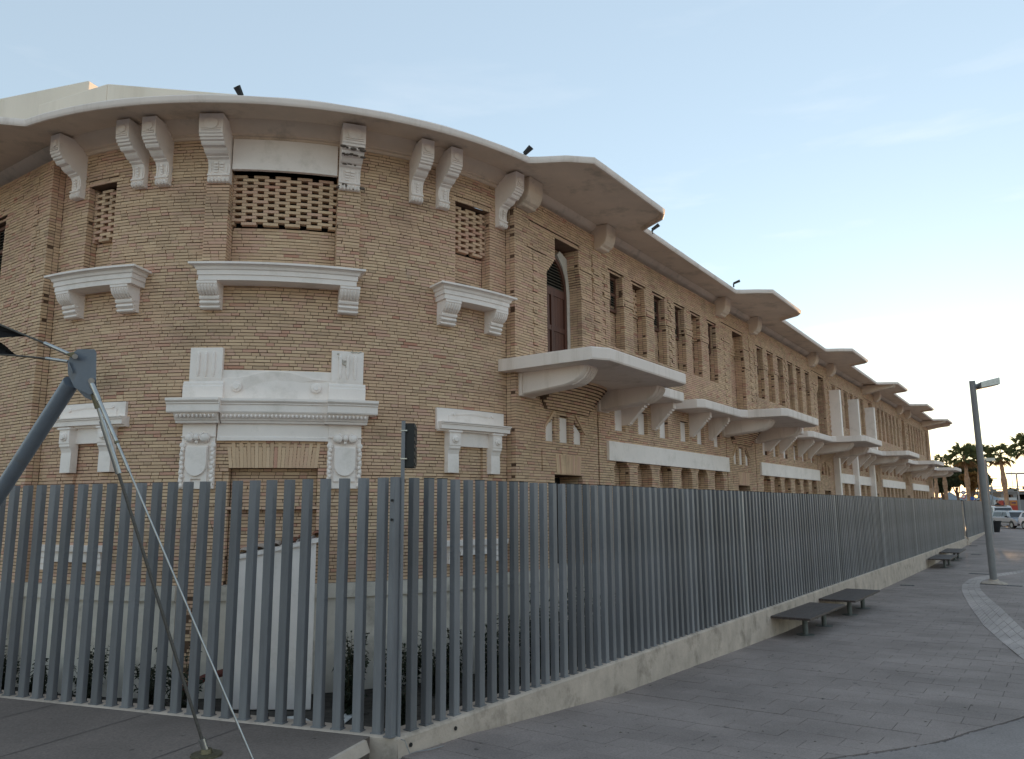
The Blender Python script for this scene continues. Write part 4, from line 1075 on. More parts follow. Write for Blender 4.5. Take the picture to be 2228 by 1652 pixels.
def sill(sa, sb):
    m = MB(); sweep(m, [(-.02, 1.62), (.12, 1.62), (.13, 1.70), (-.02, 1.71)], sa, sb); c = (sa + sb) / 2
    for i, (z, e) in enumerate(((1.53, .11), (1.44, .12), (1.35, .13))):
        for q_ in (-1, 1): sweep(m, [(-.02, z), (.09 - i * .012, z), (.09 - i * .012, z + .085), (-.02, z + .085)], *(sorted((c + q_ * (abs(sb - sa) / 2 - .08 - i * .0), c + q_ * (abs(sb - sa) / 2 - .28 + i * .02)))))
    sweep(m, [(-.02, 1.47), (.07, 1.47), (.07, 1.62), (-.02, 1.62)], c - .35, c + .35)
    wbuild(m, 'window_sill', M['white'], bld)
sill(2.62, 3.92); sill(-3.72, -2.35)

# parapets behind the eaves on the left
def parapet():
    a0 = at_depth(235, 182, 15.5); z = a0.z
    def atz(x, y, zz): return on_z(x, y, zz)
    z1 = 10.0
    A1 = atz(193, 175, z1); A0 = A1 + Vector((-.956, .290, 0)) * 3.6; B1 = atz(211, 187, z1)
    m = MB()
    def wall(p, q, zt0, zt1, th):
        dd = Vector((q.x - p.x, q.y - p.y, 0)).normalized(); nn = Vector((-dd.y, dd.x, 0)); nn = nn if nn.y > 0 else -nn
        c = [Vector((p.x, p.y, 8.2)), Vector((q.x, q.y, 8.2)), Vector((q.x, q.y, 8.2)) + nn * th, Vector((p.x, p.y, 8.2)) + nn * th]
        c += [Vector((v.x, v.y, zz)) for v, zz in zip(c, (zt0, zt1, zt1, zt0))]; m.hexa(c)
    wall(A0, A1, z1, z1, 1.1)
    C0, C1 = atz(234, 182, 9.7), atz(530, 206, 9.0)
    wall(C0 + (C0 - C1).normalized() * 1.6, C0, 9.55, 9.7, .3); wall(C0, C1, 9.7, 9.0, .3)
    wbuild(m, 'parapet', M['parapet'], bld, bevel=.02)
parapet()
# small dark floodlights along the eaves edge
for (x0, y0, x1, y1) in ((525, 206, 515, 188), (1141, 332, 1156, 320), (1419, 497, 1434, 489), (1596, 614, 1610, 611), (3535 / 1.8384 - 2, 3043 / 3.6 + 5, 3535 / 1.8384 + 9, 3043 / 3.6 + 3)):
    if x0 > 1900: continue
    p0 = on_z(x0, y0 + 3, 8.1); dep = (p0 - Vector((0, 0, EYE))).dot(_f); p1 = at_depth(x1, y1, dep - .05)
    m = MB(); dv = (p1 - p0).normalized(); sx = dv.cross(Vector((0, 0, 1))).normalized() * .035; uz = sx.cross(dv).normalized() * .02
    m.hexa([p0 - sx - uz, p0 + sx - uz, p0 + sx + uz, p0 - sx + uz, p1 - sx * 1.6 - uz, p1 + sx * 1.6 - uz, p1 + sx * 1.6 + uz, p1 - sx * 1.6 + uz]); m.tube([p0 - Vector((0, 0, .1)), p0], .02, 6)
    wbuild(m, 'eaves_floodlight', M['black'], bld)
# downpipe in the groove
for k in range(3):
    q = MB(); q.tube([W(U(NB(k) + 2.53), .13, z) for z in (.9, 2.5, 4.15)], .022, 8); wbuild(q, 'downpipe', M['rustpipe'], bld)

# white lean-to porch in front of the corner doorway
pa, pb = on_z(495, 1545, -.35), on_z(676, 1545, -.35)
porch = thing('porch', 'small white lean-to with a sloping tiled top against the rounded brick corner', 'porch', (pa + pb) / 2)
def mk_porch():
    dx = (pb - pa).normalized(); dn = Vector((pb.x, pb.y, 0)).normalized(); Wd = (pb - pa).length; D = 1.5
    def f(x, y, z): return pa + dx * x + dn * y + Vector((0, 0, z))
    dep = pa.dot(_f)
    h0, h1 = 1.95, 2.18
    m = MB(); m.prism([(0, 0), (Wd, 0), (Wd, h1), (0, h0)], 0, D, lambda x, z, h: f(x, h, z)); wbuild(m, 'body', M['white'], porch, bevel=.01)
    c = MB(); c.prism([(-.03, h0 - .06), (Wd + .03, h1 - .06), (Wd + .03, h1 + .0), (-.03, h0)], -.03, -.002, lambda x, z, h: f(x, h, z)); wbuild(c, 'coping', M['white'], porch)
    n = 6
    for i in range(n):
        t = MB(); x0 = -.02 + i * (Wd + .16) / n; w_ = (Wd + .16) / n
        t.grid([[f(x0 + w_ * .5 + w_ * .5 * cos(a_), y, h0 + (h1 - h0) * (x0 + w_ / 2) / Wd + .01 + .05 * sin(a_)) for a_ in [pi * q / 6 for q in range(7)]] for y in (-.05, .5, 1.0, 1.5)]); wbuild(t, 'tile', M['tile'] if i > 2 else M['curb'], porch)
mk_porch()
q = MB(); p_a, p_b = on_z(395, 1500, -.1), on_z(492, 1462, .05); q.tube([p_a, p_a.lerp(p_b, .5) + Vector((0, 0, .03)), p_b], .05, 8)
tag(q.build('red_pipe', M['rust']), 'red pipe lying low against the brick wall beside the white lean-to', 'pipe')

# ================================================================== fence
def slat_mesh(left):
    m = MB(); w_, d_, h = .0455, .035, 2.335; t_ = .004
    o = [(-w_, -d_), (w_, -d_), (w_, d_), (-w_, d_)]; c = .006
    ro = [(-w_ + c, -d_), (w_ - c, -d_), (w_, -d_ + c), (w_, d_ - c), (w_ - c, d_), (-w_ + c, d_), (-w_, d_ - c), (-w_, -d_ + c)]
    m.grid([[(x, y, 0) for x, y in ro], [(x, y, h) for x, y in ro], [(x * .9, y * .9, h) for x, y in ro], [(x * .9, y * .9, h - .05) for x, y in ro]], 0, True)
    m.add([(x * .9, y * .9, h - .05) for x, y in ro], [tuple(range(8))], 1)
    m.box((-w_ - .012, -d_ - .01, 0), (w_ + .012, d_ + .01, .012), 0)
    if left: m.box((w_ - .02, d_ - .002, .0), (w_ + .001, d_ + .002, .075), 1)
    return m
fence1 = thing('steel_fence', 'tall grey steel slat fence on a concrete base, bending round the corner', 'fence', (K.x, K.y, 0))
fence2 = thing('steel_fence', 'far stretch of grey steel slat fence beyond the broken gap in the concrete base', 'fence', (*P2(52.5, -.1), zgt(52)))
SM_L = SM_R = None
def put_slats():
    rr = random.Random(21)
    pr = slat_mesh(False).build('slat', [M['steel'], M['black']]); me_r = pr.data; bpy.data.objects.remove(pr)
    pl_ = slat_mesh(True).build('slat', [M['steel'], M['black']]); me_l = pl_.data; bpy.data.objects.remove(pl_)
    me_s = me_r.copy(); me_s.materials.clear(); me_s.materials.append(M['steel2']); me_s.materials.append(M['black'])
    capm = MB(); capm.box((-.047, -.036, 2.335), (.047, .036, 2.343)); cap0 = None
    def put(me, p, ang, root, cap=False):
        nonlocal cap0
        o = bpy.data.objects.new('slat', me); C.objects.link(o)
        o.matrix_world = Matrix.Translation((p.x, p.y, .165)) @ Matrix.Rotation(ang, 4, 'Z') @ Matrix.Rotation(rr.gauss(0, .0012), 4, 'X') @ Matrix.Rotation(rr.gauss(0, .0012), 4, 'Y'); adopt(o, root)
        if cap:
            if cap0 is None: c = capm.build('cap', M['black']); cap0 = c.data
            else: c = bpy.data.objects.new('cap', cap0); C.objects.link(c)
            c.parent = o; c.matrix_parent_inverse = Matrix.Identity(4)
        return o
    aR = atan2(T.y, T.x); aL = atan2(FT.y, FT.x) + pi
    put(me_r, K - N * .083 + FT * .0, aR, fence1)
    i = 0; t = .27
    while t < 50.6:
        seam = any(abs(t - q) < .107 for q in (9.95, 17.6, 24.4, 31.5)); put(me_s if seam else me_r, P2(t, -.083), aR, fence1, (i % 7) in (1, 2, 5) or (t > 2.6 and i % 2 == 0)); t += .2128; i += 1
    for j in range(31): put(me_l, K + FT * (.25 + .2137 * j) - FN * .083, aL, fence1)
    t = 52.6
    while t < 67.5: put(me_r, P2(t, -.083), aR, fence2); t += .2128
put_slats()
def fence_base():
    def stretch(t0, t1, root, end=False):
        ts = [t0] + [t for t in [x * .5 for x in range(0, 140)] if t0 < t < t1] + [t1]; m = MB(); rows = []
        for t in ts:
            j = noise.noise(Vector((t * 1.3, 2, 0))) * .006; q = noise.noise(Vector((t * 4, 7, 0))) * .004; zb = zgt(t) - .06
            pr = [(-.26, -.36), (-.26, .160), (-.245, .166), (-.03, .166 + q), (-.012, .158 + q), (j * .5, .14), (j + .004, .0 if zb < 0 else .05), (j + .008, zb)]
            if t == 0:  # mitre with the left arm
                rows.append([Vector((*(K + (N * a if a > -.02 else (N + (T * tan_m)) * a)), z)) for a, z in pr])
            else: rows.append([Vector((*P2(t, a), z)) for a, z in pr])
        m.grid(rows, 0, True, True); o = wbuild(m, 'concrete_base', M['curb'], root); shade_auto(o, 30); return o
    # mitre direction: the two inner faces meet where both offsets are .26
    ang = FT.angle_signed(T) if False else 0
    global tan_m
    # bisector of the corner
    k1 = (-N * .26); k2 = (-FN * .26)
    # solve K + a*T - .26N = K + b*FT - .26FN
    det = T.x * -FT.y + FT.x * T.y; rhs = (N - FN) * .26
    a_ = (rhs.x * -FT.y + FT.x * rhs.y) / det; tan_m = -a_ / .26
    stretch(0, 50.9, fence1); stretch(52.35, 67.8, fence2)
    m = MB(); rows = []
    for l in (0, .6, 1.5, 3, 4.5, 8, 14):
        pr = [(-.26, -.36), (-.26, .160), (-.245, .166), (-.03, .166), (-.012, .160), (0, .150), (.004, -.06)]
        if l == 0: rows.append([Vector((*(K + (FN * a if a > -.02 else (N + T * tan_m) * a)), z)) for a, z in pr])
        else: rows.append([Vector((*(K + FT * l + FN * a), z)) for a, z in pr])
    m.grid(rows, 0, True, True); wbuild(m, 'concrete_base', M['curb'], fence1)
    b = MB(); rr = random.Random(5)
    for (t, n, z, s) in ((51.2, -.1, -.05, .22), (51.6, -.05, -.15, .2), (51.15, .02, -.2, .16), (51.9, .04, -.2, .15), (51.4, -.15, .2, .12)): b.blob((0, 0, 0), s * 1.3, s, s, lambda x, y, z_, t=t, n=n, z=z: Vector((*P2(t + x, n + y), z + z_)), n=6, m=3)
    b.tube([Vector((*P2(51.55, -.1), -.3)), Vector((*P2(51.5, -.1), 2.45))], .05, 6)
    adopt(b.build('broken_base', M['curb']), fence1)
    c = MB(); c.tube([K.to_3d() + Vector((.03, -.0, .155)), K.to_3d() + Vector((.07, -.05, .16)), K.to_3d() + Vector((.12, -.06, .05)), Vector((*P2(.2, .05), .012)), Vector((*P2(.32, .10), .006)), Vector((*P2(.5, .12), -.0))], .0045, 5)
    tag(c.build('loose_cable', M['pole']), 'thin white cable trailing over the concrete fence base at its outer corner', 'cable')
fence_base()
# dark drain holes near the corner
q = MB()
for t, n in ((.17, 0), (.82, 0)): q.tube([Vector((*P2(t, .001), .07)), Vector((*P2(t, .012), .07))], .02, 8)
wbuild(q, 'drain_hole', M['black'], fence1)

# signal housing on a thin pole strapped to the corner slat
def signal():
    base = K + FN * -.02 + T * .055 + Vector((-.04, 0))
    th = thing('signal_box', 'small black signal housing on a thin pole at the corner of the fence', 'signal', (base.x, base.y, .16))
    m = MB(); m.tube([(0, 0, 0), (0, 0, 2.88)], .019, 10); m.build('pole', M['steel'], th)
    b = MB()
    for a_, e in (((.005, .02, 2.43), (.105, .16, 2.86)),): b.box(a_, e)
    for i in range(2): b.box((.02, .16, 2.46 + .2 * i), (.11, .19, 2.64 + .2 * i))
    for i in range(6): b.box((.103, .03, 2.45 + .07 * i), (.112, .15, 2.48 + .07 * i))
    b.build('housing', M['black'], th, bevel=.008)
    for z in (2.51, 2.78):
        s = MB(); s.box((-.024, -.024, z), (.04, .024, z + .010)); s.build('strap', M['chrome'], th)
    # two bolts on the slat
    d = K - N * .083
    for z in (2.28, 2.10):
        s = MB(); s.tube([Vector((d.x - .02, d.y - .05, z)), Vector((d.x - .02, d.y - .062, z))], .014, 8); wbuild(s, 'bolt', M['black'], fence1)
signal()

# ================================================================== benches
def bench(t, n0, L_, label):
    z = zgt(t + L_ / 2); root = thing('bench', label, 'bench', (*P2(t + L_ / 2, n0), z), 'slatted backless benches along the fence base', atan2(T.y, T.x))
    sl_ = (zgt(t + L_) - zgt(t)) / L_; root.rotation_euler = (0, -math.atan(sl_), atan2(T.y, T.x))
    if bench.me is None:
        p = MB(); p.box((-L_ / 2, -.068, .375), (L_ / 2, .068, .42)); 
        for i in range(6):
            o = p.build('plank', M['benchwood'], root, bevel=.005) if i == 0 else bpy.data.objects.new('plank', first.data)
            if i == 0: first = o
            else: C.objects.link(o); o.parent = root; b = o.modifiers.new('bevel', 'BEVEL'); b.width = .005
            o.location = (0, -.36 + .144 * i, 0)
        for x in (-.78, .78):
            l = MB(); l.tube([(x, -.12, .0), (x, -.12, .36)], .055, 14); l.lathe([(.18, 0), (.18, .012), (.055, .014)], (x, -.12, 0), 20); l.box((x - .04, -.40, .345), (x + .04, .40, .375)); o = l.build('leg', M['benchleg'], root); shade_auto(o)
        bench.me = root
    else:
        for ch in bench.me.children:
            c = ch.copy(); C.objects.link(c); c.parent = root
    return root
bench.me = None
bench(11.0, .36, 3.05, 'nearest dark slatted bench against the fence base')
bench(14.85, .42, 3.05, 'second dark slatted bench from the camera, just behind the nearest one')
bench(33.2, .50, 3.05, 'third bench along the fence, with bare paving in front of the far pair')
bench(37.6, .45, 3.05, 'farthest bench along the fence base, partly behind the third')

# ================================================================== street furniture
def lamp():
    b = on_g(2163, 1270); th = thing('street_lamp', 'tall grey street lamp with a square flat head standing on the paving at right', 'street lamp', b)
    dep = (b - Vector((0, 0, EYE))).dot(_f); top = at_depth(2115, 829, dep) - b
    m = MB(); m.tube([(0, 0, 0), top * .5, top], [.115, .108, .095], 16); o = m.build('pole', M['pole'], th); shade_auto(o)
    f = MB(); f.lathe([(.42, -.02), (.40, .03), (.16, .10), (.13, .16)], (0, 0, 0), 14); f.build('foot', M['curb'], th)
    hd = at_depth(2125, 840, dep) - b; h1 = at_depth(2166, 836, dep) - b; ax = (h1 - hd).normalized()
    a = MB(); a.tube([top + Vector((0, 0, -.17)), hd], .07, 8); a.build('arm', M['pole'], th)
    up = Vector((0, 0, 1)); sd = ax.cross(up).normalized(); h = MB()
    def f_(x, y, z): return hd + ax * x + sd * y + up * z + up * x * .0
    Ln = (h1 - hd).length
    h.hexa([f_(0, -.28, -.11), f_(Ln, -.28, -.04), f_(Ln, .28, -.04), f_(0, .28, -.11), f_(-.0, -.28, .04), f_(Ln, -.28, .14), f_(Ln, .28, .20), f_(0, .28, .10)])
    h.build('lamp_head', M['chrome'], th, bevel=.015)
    g = MB(); g.hexa([f_(.05, -.24, -.125), f_(Ln - .05, -.24, -.06), f_(Ln - .05, .24, -.06), f_(.05, .24, -.125), f_(.05, -.24, -.11), f_(Ln - .05, -.24, -.045), f_(Ln - .05, .24, -.045), f_(.05, .24, -.11)]); g.build('lamp_glass', M['grate'], th)
lamp()
def strip(p0, p1, w_, label, name='drain_grate'):
    d = (p1 - p0).normalized(); s = Vector((-d.y, d.x, 0)) * w_ / 2; m = MB(); u = Vector((0, 0, .004))
    m.hexa([p0 - s - u * 2, p1 - s - u * 2, p1 + s - u * 2, p0 + s - u * 2, p0 - s + u, p1 - s + u, p1 + s + u, p0 + s + u])
    n = int((p1 - p0).length / .09)
    for i in range(n):
        a = p0.lerp(p1, (i + .3) / n); b = p0.lerp(p1, (i + .7) / n); m.hexa([a - s * .8 + u, b - s * .8 + u, b + s * .8 + u, a + s * .8 + u, a - s * .8 + u * 2, b - s * .8 + u * 2, b + s * .8 + u * 2, a + s * .8 + u * 2])
    tag(m.build(name, M['grate']), label, 'drain grate', 'drain grates in the paving')
zf = lambda x, y, dz=.002: on_g(1958.2 + .1646 * x, 1087.9 + .1646 * y, dz)
strip(zf(0, 1128), zf(190, 1134), .26, 'dark drain grate near the fence base between the two pairs of benches')
strip(zf(920, 972), zf(1200, 985), .32, 'dark drain grate just beyond the foot of the street lamp')
strip(zf(950, 722), zf(1070, 727), .3, 'thin dark drain grate far along the paving, beside the farthest bench')
strip(zf(920, 605), zf(1025, 608), .3, 'farthest dark drain grate, by the broken gap in the fence base')
strip(zf(880, 1103), zf(1620, 1142), .22, 'long reddish drain channel running past the foot of the street lamp')
def bin_():
    dep = 62; b = at_depth(2167, 1162, dep); th = thing('litter_bin', 'dark conical litter bin standing by the far end of the fence', 'litter bin', b)
    m = MB(); m.lathe([(.24, 0), (.25, .02), (.46, 1.0), (.47, 1.02), (.42, 1.02), (.40, .9)], (0, 0, 0), 16); o = m.build('bucket', M['grate'], th); shade_auto(o)
    r = MB(); r.lathe([(.47, .98), (.50, .99), (.50, 1.03), (.46, 1.03)], (0, 0, 0), 16); r.build('rim', M['black'], th)
bin_()

# ================================================================== tension mast in the foreground left
def mast():
    dep = 6.7; hp = at_depth(176, 800, dep); foot = on_z(-300, 1537, .155)
    th = thing('mast', 'grey steel mast leaning in from the left with cables, plates and a black shade sail', 'mast', foot)
    m = MB(); ax = (hp - foot).normalized(); m.tube([foot, hp + ax * -.18], .068, 20); o = wbuild(m, 'tube', M['mast'], th); shade_auto(o)
    right = IR; upv = IU
    def q_(x, y, dd=0): return at_depth(x, y, dep + dd)
    h = MB(); pl = [(156, 772), (170, 762), (204, 762), (208, 768), (207, 835), (209, 848), (196, 857), (186, 852), (164, 842), (150, 815), (149, 790)]
    n = len(pl); vs = [q_(x, y, -.085) for x, y in pl] + [q_(x, y, .085) for x, y in pl]
    h.add(vs, [tuple(range(n)), tuple(range(n, 2 * n))[::-1]] + [(i, (i + 1) % n, n + (i + 1) % n, n + i) for i in range(n)]); wbuild(h, 'head', M['mast'], th, bevel=.008)
    g = MB(); pl = [(158, 838), (186, 852), (200, 842), (211, 850), (212, 866), (203, 872), (186, 866)]; n = len(pl)
    vs = [q_(x, y, -.02) for x, y in pl] + [q_(x, y, .0) for x, y in pl]; g.add(vs, [tuple(range(n)), tuple(range(n, 2 * n))[::-1]] + [(i, (i + 1) % n, n + (i + 1) % n, n + i) for i in range(n)]); wbuild(g, 'gusset_plate', M['mast'], th)
    g = MB(); g.hexa([q_(147, 788, -.11), q_(150, 788, -.11), q_(159, 810, -.11), q_(157, 811, -.11), q_(147, 788, .1), q_(150, 788, .1), q_(159, 810, .1), q_(157, 811, .1)]); wbuild(g, 'gusset_plate', M['mast'], th)
    # sail cables with sleeves
    def cable(pts, rs, name, mm, par=th):
        c = MB(); c.tube(pts, rs, 10); o = wbuild(c, name, M[mm], par); shade_auto(o); return o
    cable([q_(160, 775, -.12), q_(97, 747, -.1)], .017, 'turnbuckle', 'chrome'); cable([q_(97, 747, -.1), q_(48, 727, -.1), q_(-40, 690, -.1)], .009, 'sail_cable', 'cable')
    cable([q_(148, 787, .06), q_(100, 780, .08)], .014, 'turnbuckle', 'chrome'); cable([q_(100, 780, .08), q_(34, 774, .1), q_(-60, 768, .12)], .008, 'sail_cable', 'cable')
    c = MB(); c.hexa([q_(142, 770, -.14), q_(160, 765, -.14), q_(168, 776, -.14), q_(163, 783, -.14), q_(142, 770, -.10), q_(160, 765, -.10), q_(168, 776, -.10), q_(163, 783, -.10)]); wbuild(c, 'clevis', M['brass'], th, bevel=.006)
    c = MB(); c.tube([q_(163, 776, -.155), q_(163, 776, -.09)], .022, 12); wbuild(c, 'pin', M['chrome'], th)
    # stay rods down to the paving
    b1 = on_z(449, 1640, .17); b2 = on_z(566, 1690, .16)
    s1 = q_(200, 845, -.04); s2 = q_(199, 833, -.1)
    def along(a, b, k): return a.lerp(b, k)
    def dline(a, b, x): return a.lerp(b, x)
    cable([s1, along(s1, b1, .055)], .026, 'clevis', 'brass'); cable([along(s1, b1, .05), along(s1, b1, .09)], .015, 'rod_end', 'chrome')
    cable([along(s1, b1, .09), along(s1, b1, .235)], .025, 'turnbuckle', 'chrome'); cable([along(s1, b1, .235), along(s1, b1, .97)], .0135, 'stay_rod', 'cable')
    cable([along(s1, b1, .96), b1], .03, 'rod_end', 'chrome')
    cable([q_(199, 829, -.12), q_(199, 829, -.06)], .026, 'pin', 'chrome')
    cable([s2, along(s2, b2, .05)], .022, 'clevis', 'chrome'); cable([along(s2, b2, .05), along(s2, b2, .16)], .017, 'turnbuckle', 'chrome')
    cable([along(s2, b2, .16), along(s2, b2, .165)], .021, 'nut', 'brass'); cable([along(s2, b2, .165), along(s2, b2, .24)], .013, 'rod_end', 'chrome'); cable([along(s2, b2, .24), b2], .0085, 'stay_cable', 'chrome')
    a = MB(); a.lathe([(.13, 0), (.13, .02), (.05, .025), (.045, .06)], b1 - Vector((0, 0, .02)), 14); wbuild(a, 'anchor_plate', M['brass'], th)
    # black fabric: scalloped corner reaching out of the frame
    f = MB()
    def lens(top, bot, dd):
        rows = [[q_(x, y, dd), q_(x, (y + y2) / 2, dd + .03), q_(x, y2, dd)] for (x, y), (_, y2) in zip(top, bot)]; back = [[p + _f * .008 for p in r] for r in rows]
        f.grid(rows); f.grid(back)
    lens([(52, 731), (30, 721), (0, 706), (-60, 680), (-140, 648)], [(52, 732.5), (30, 733), (0, 735), (-60, 730), (-140, 720)], -.09)
    lens([(36, 773.5), (24, 765), (10, 752), (0, 745), (-60, 728), (-140, 716)], [(36, 775), (24, 773), (10, 771), (0, 770), (-60, 765), (-140, 758)], .11)
    wbuild(f, 'shade_sail', M['fabric'], th)
mast()

# ================================================================== far end: cars, palms, bridge
M['carwhite'] = mat('white_car_paint', (.62, .63, .65), .3, noise_amt=.03, spec=.6)
M['carsilver'] = mat('silver_car_paint', (.34, .36, .39), .3, .4, noise_amt=.04)
M['glass'] = mat('dark_car_glass', (.02, .024, .03), .08, noise_amt=.1, spec=.8)
M['tyre'] = mat('tyre_rubber', (.015, .015, .015), .85)
M['hub'] = mat('wheel_hub', (.30, .31, .32), .4, .6)
M['trunk'] = mat('palm_trunk', (.42, .27, .17), .95, noise_amt=.5, nscale=4, bump=1, bscale=8)
M['frond'] = mat('palm_frond', (.17, .19, .075), .7, noise_amt=.45, nscale=1.2)
M['deadfrond'] = mat('dead_palm_frond', (.28, .16, .07), .85, noise_amt=.4, nscale=2)
M['treeleaf'] = mat('dark_tree_leaf', (.08, .085, .035), .8, noise_amt=.5, nscale=1)
M['brownleaf'] = mat('rusty_tree_leaf', (.26, .14, .04), .8, noise_amt=.5, nscale=1)
for nm_ in ('frond', 'deadfrond', 'treeleaf', 'brownleaf'):       # thin leaves let light through
    t_ = M[nm_].node_tree; b_ = t_.nodes['Principled BSDF']; tr_ = t_.nodes.new('ShaderNodeBsdfTranslucent'); ms_ = t_.nodes.new('ShaderNodeMixShader'); ms_.inputs[0].default_value = .45
    src_ = b_.inputs['Base Color'].links[0].from_socket; t_.links.new(src_, tr_.inputs['Color']); t_.links.new(b_.outputs[0], ms_.inputs[1]); t_.links.new(tr_.outputs[0], ms_.inputs[2]); t_.links.new(ms_.outputs[0], t_.nodes['Material Output'].inputs['Surface'])
M['bark'] = mat('pale_bark', (.20, .13, .09), .95, noise_amt=.4)
M['bridge'] = mat('bridge_concrete', (.26, .24, .23), .85, noise_amt=.2, nscale=.4, streak=True)
M['wallwhite'] = mat('far_white_wall', (.55, .54, .52), .85, noise_amt=.08, nscale=.5)
M['red'] = mat('red_panel', (.42, .05, .03), .6, noise_amt=.15)
M['orange'] = mat('orange_poster', (.50, .20, .05), .6, noise_amt=.2)
M['purple'] = mat('dark_purple_poster', (.10, .04, .09), .6, noise_amt=.2)
M['signblue'] = mat('sign_blue', (.03, .10, .35), .5, noise_amt=.05); M['signwhite'] = mat('sign_white', (.75, .75, .75), .5, noise_amt=.05); M['signred'] = mat('sign_red', (.5, .03, .03), .5, noise_amt=.05)
M['tent'] = mat('grey_tent_canvas', (.24, .27, .30), .8, noise_amt=.1)
M['cloth'] = mat('dark_jacket', (.02, .02, .022), .9); M['skin'] = mat('skin', (.35, .2, .14), .6, noise_amt=.05); M['hair'] = mat('dark_hair', (.02, .015, .01), .8); M['jeans'] = mat('dark_trousers', (.03, .035, .05), .9)
gl = bpy.data.materials.new('lit_amber_lens'); gl.use_nodes = True; gl.node_tree.nodes['Principled BSDF'].inputs['Emission Color'].default_value = (1, .45, .08, 1); gl.node_tree.nodes['Principled BSDF'].inputs['Emission Strength'].default_value = 1.0; M['amberlit'] = gl
ZF = .13
def car(label, pos, yaw, L_, Wd, H, kind, paint, cat='car'):
    th = thing('parked_car' if cat == 'car' else 'parked_van', label, cat, pos, 'cars parked beyond the end of the fence', yaw)
    hw = Wd / 2; b = MB()
    if kind == 'hatch':
        side = [(-L_ / 2 + .05, .28), (-L_ / 2, .5), (-L_ / 2 + .02, .85), (-L_ / 2 + .12, 1.0), (L_ / 2 - 1.05, .98), (L_ / 2 - .35, .86), (L_ / 2 - .05, .70), (L_ / 2, .48), (L_ / 2 - .08, .26)]
        roof = [(-L_ / 2 + .10, .98), (-L_ / 2 + .45, H - .10), (-L_ / 2 + .9, H), (.35, H - .02), (.75, H - .10), (L_ / 2 - .95, .97)]
    else:
        side = [(-L_ / 2, .3), (-L_ / 2, 1.05), (L_ / 2 - .9, 1.08), (L_ / 2 - .2, .95), (L_ / 2, .7), (L_ / 2 - .03, .3)]
        roof = [(-L_ / 2 + .02, 1.05), (-L_ / 2 + .1, H), (.7, H), (1.15, H - .08), (L_ / 2 - .85, 1.07)]
    def loft(pr, w0, w1f, m):
        rows = []
        for k in (-1, -.93, .93, 1):
            rows.append([(x, k * (w0 if abs(k) == 1 else w0) * (1 if z < 1 else w1f) * (1 if abs(k) < 1 else .985), z + (0 if abs(k) < 1 else -.0)) for x, z in pr])
        m.grid(rows, 0, True, True)
    b.prism(side, -hw, hw, lambda x, z, h: (x, h * (1 - .03 * (z < .4)), z))
    n = len(roof); vs = [(x, -hw * (.98 - .16 * (z - .97) / (H - .97)), z) for x, z in roof] + [(x, hw * (.98 - .16 * (z - .97) / (H - .97)), z) for x, z in roof]
    b.add(vs, [tuple(range(n)), tuple(range(n, 2 * n))[::-1]] + [(i, (i + 1) % n, n + (i + 1) % n, n + i) for i in range(n)])
    b.build('body', M[paint], th, bevel=.04)
    # glazing set on the cabin
    def wy(z): return hw * (.98 - .16 * (z - .97) / (H - .97)) + .006
    def pane(name, pts):
        q = MB(); q.add(pts, [tuple(range(len(pts)))]); o = q.build(name, M['glass'], th); so_ = o.modifiers.new('s', 'SOLIDIFY'); so_.thickness = .012; return o
    z0, z1 = 1.03, H - .13
    wins = [(-L_ / 2 + .42, -.35), (-.28, .35)] if kind == 'hatch' else [(.1, .95)]
    for sgn in (-1, 1):
        for i, (xa, xb) in enumerate(wins):
            top_in = .12 if i == 0 else 0; last = i == len(wins) - 1
            pane('side_window', [(xa, sgn * wy(z0), z0), (xb + (.35 if last else 0), sgn * wy(z0), z0), (xb, sgn * wy(z1), z1), (xa + top_in, sgn * wy(z1), z1)])
    (xr, zr), (xf, zf_) = roof[-2], roof[-1]; dn = Vector((zr - zf_, 0, xf - xr)).normalized() * .012
    a0, a1 = .12, .92
    P_ = lambda k, y: (xr + (xf - xr) * k + dn.x, y, zr + (zf_ - zr) * k + dn.z)
    pane('windscreen', [P_(a1, -hw * .9), P_(a1, hw * .9), P_(a0, hw * .78), P_(a0, -hw * .78)])
    for sx in (-L_ / 2 + .72, L_ / 2 - .82):
        for sgn in (-1, 1):
            q = MB(); q.tube([(sx, sgn * (hw - .19), .31), (sx, sgn * (hw + .01), .31)], .31, 18); wl = q.build('wheel', M['tyre'], th)
            q = MB(); q.tube([(sx, sgn * (hw + .0), .31), (sx, sgn * (hw + .018), .31)], .20, 14); q.build('hub_cap', M['hub'], wl)
            q = MB(); q.tube([(sx, sgn * (hw - .16), .36), (sx, sgn * (hw + .004), .36)], .36, 18); q.build('wheel_arch', M['black'], th)
    for sgn in (-1, 1):
        q = MB(); q.box((L_ / 2 - .42, sgn * (hw - .32) - .16, .62), (L_ / 2 - .03, sgn * (hw - .32) + .16, .78)); q.build('headlight', M['chrome'], th, bevel=.03)
        q = MB(); q.box((-L_ / 2 + .5, sgn * (hw + .004) - .012, .52), (L_ / 2 - .9, sgn * (hw + .004) + .012, .60)); q.build('side_moulding', M['black'], th)
        q = MB(); q.box((.62, sgn * (hw + .10) - .09, .98), (.78, sgn * (hw + .10) + .09, 1.10)); q.build('wing_mirror', M['black'], th, bevel=.02)
    q = MB(); q.box((L_ / 2 - .02, -hw + .12, .30), (L_ / 2 + .04, hw - .12, .42)); q.build('bumper', M['black'], th, bevel=.02)
    return th
def gpt(x, y): return on_g(x, y)
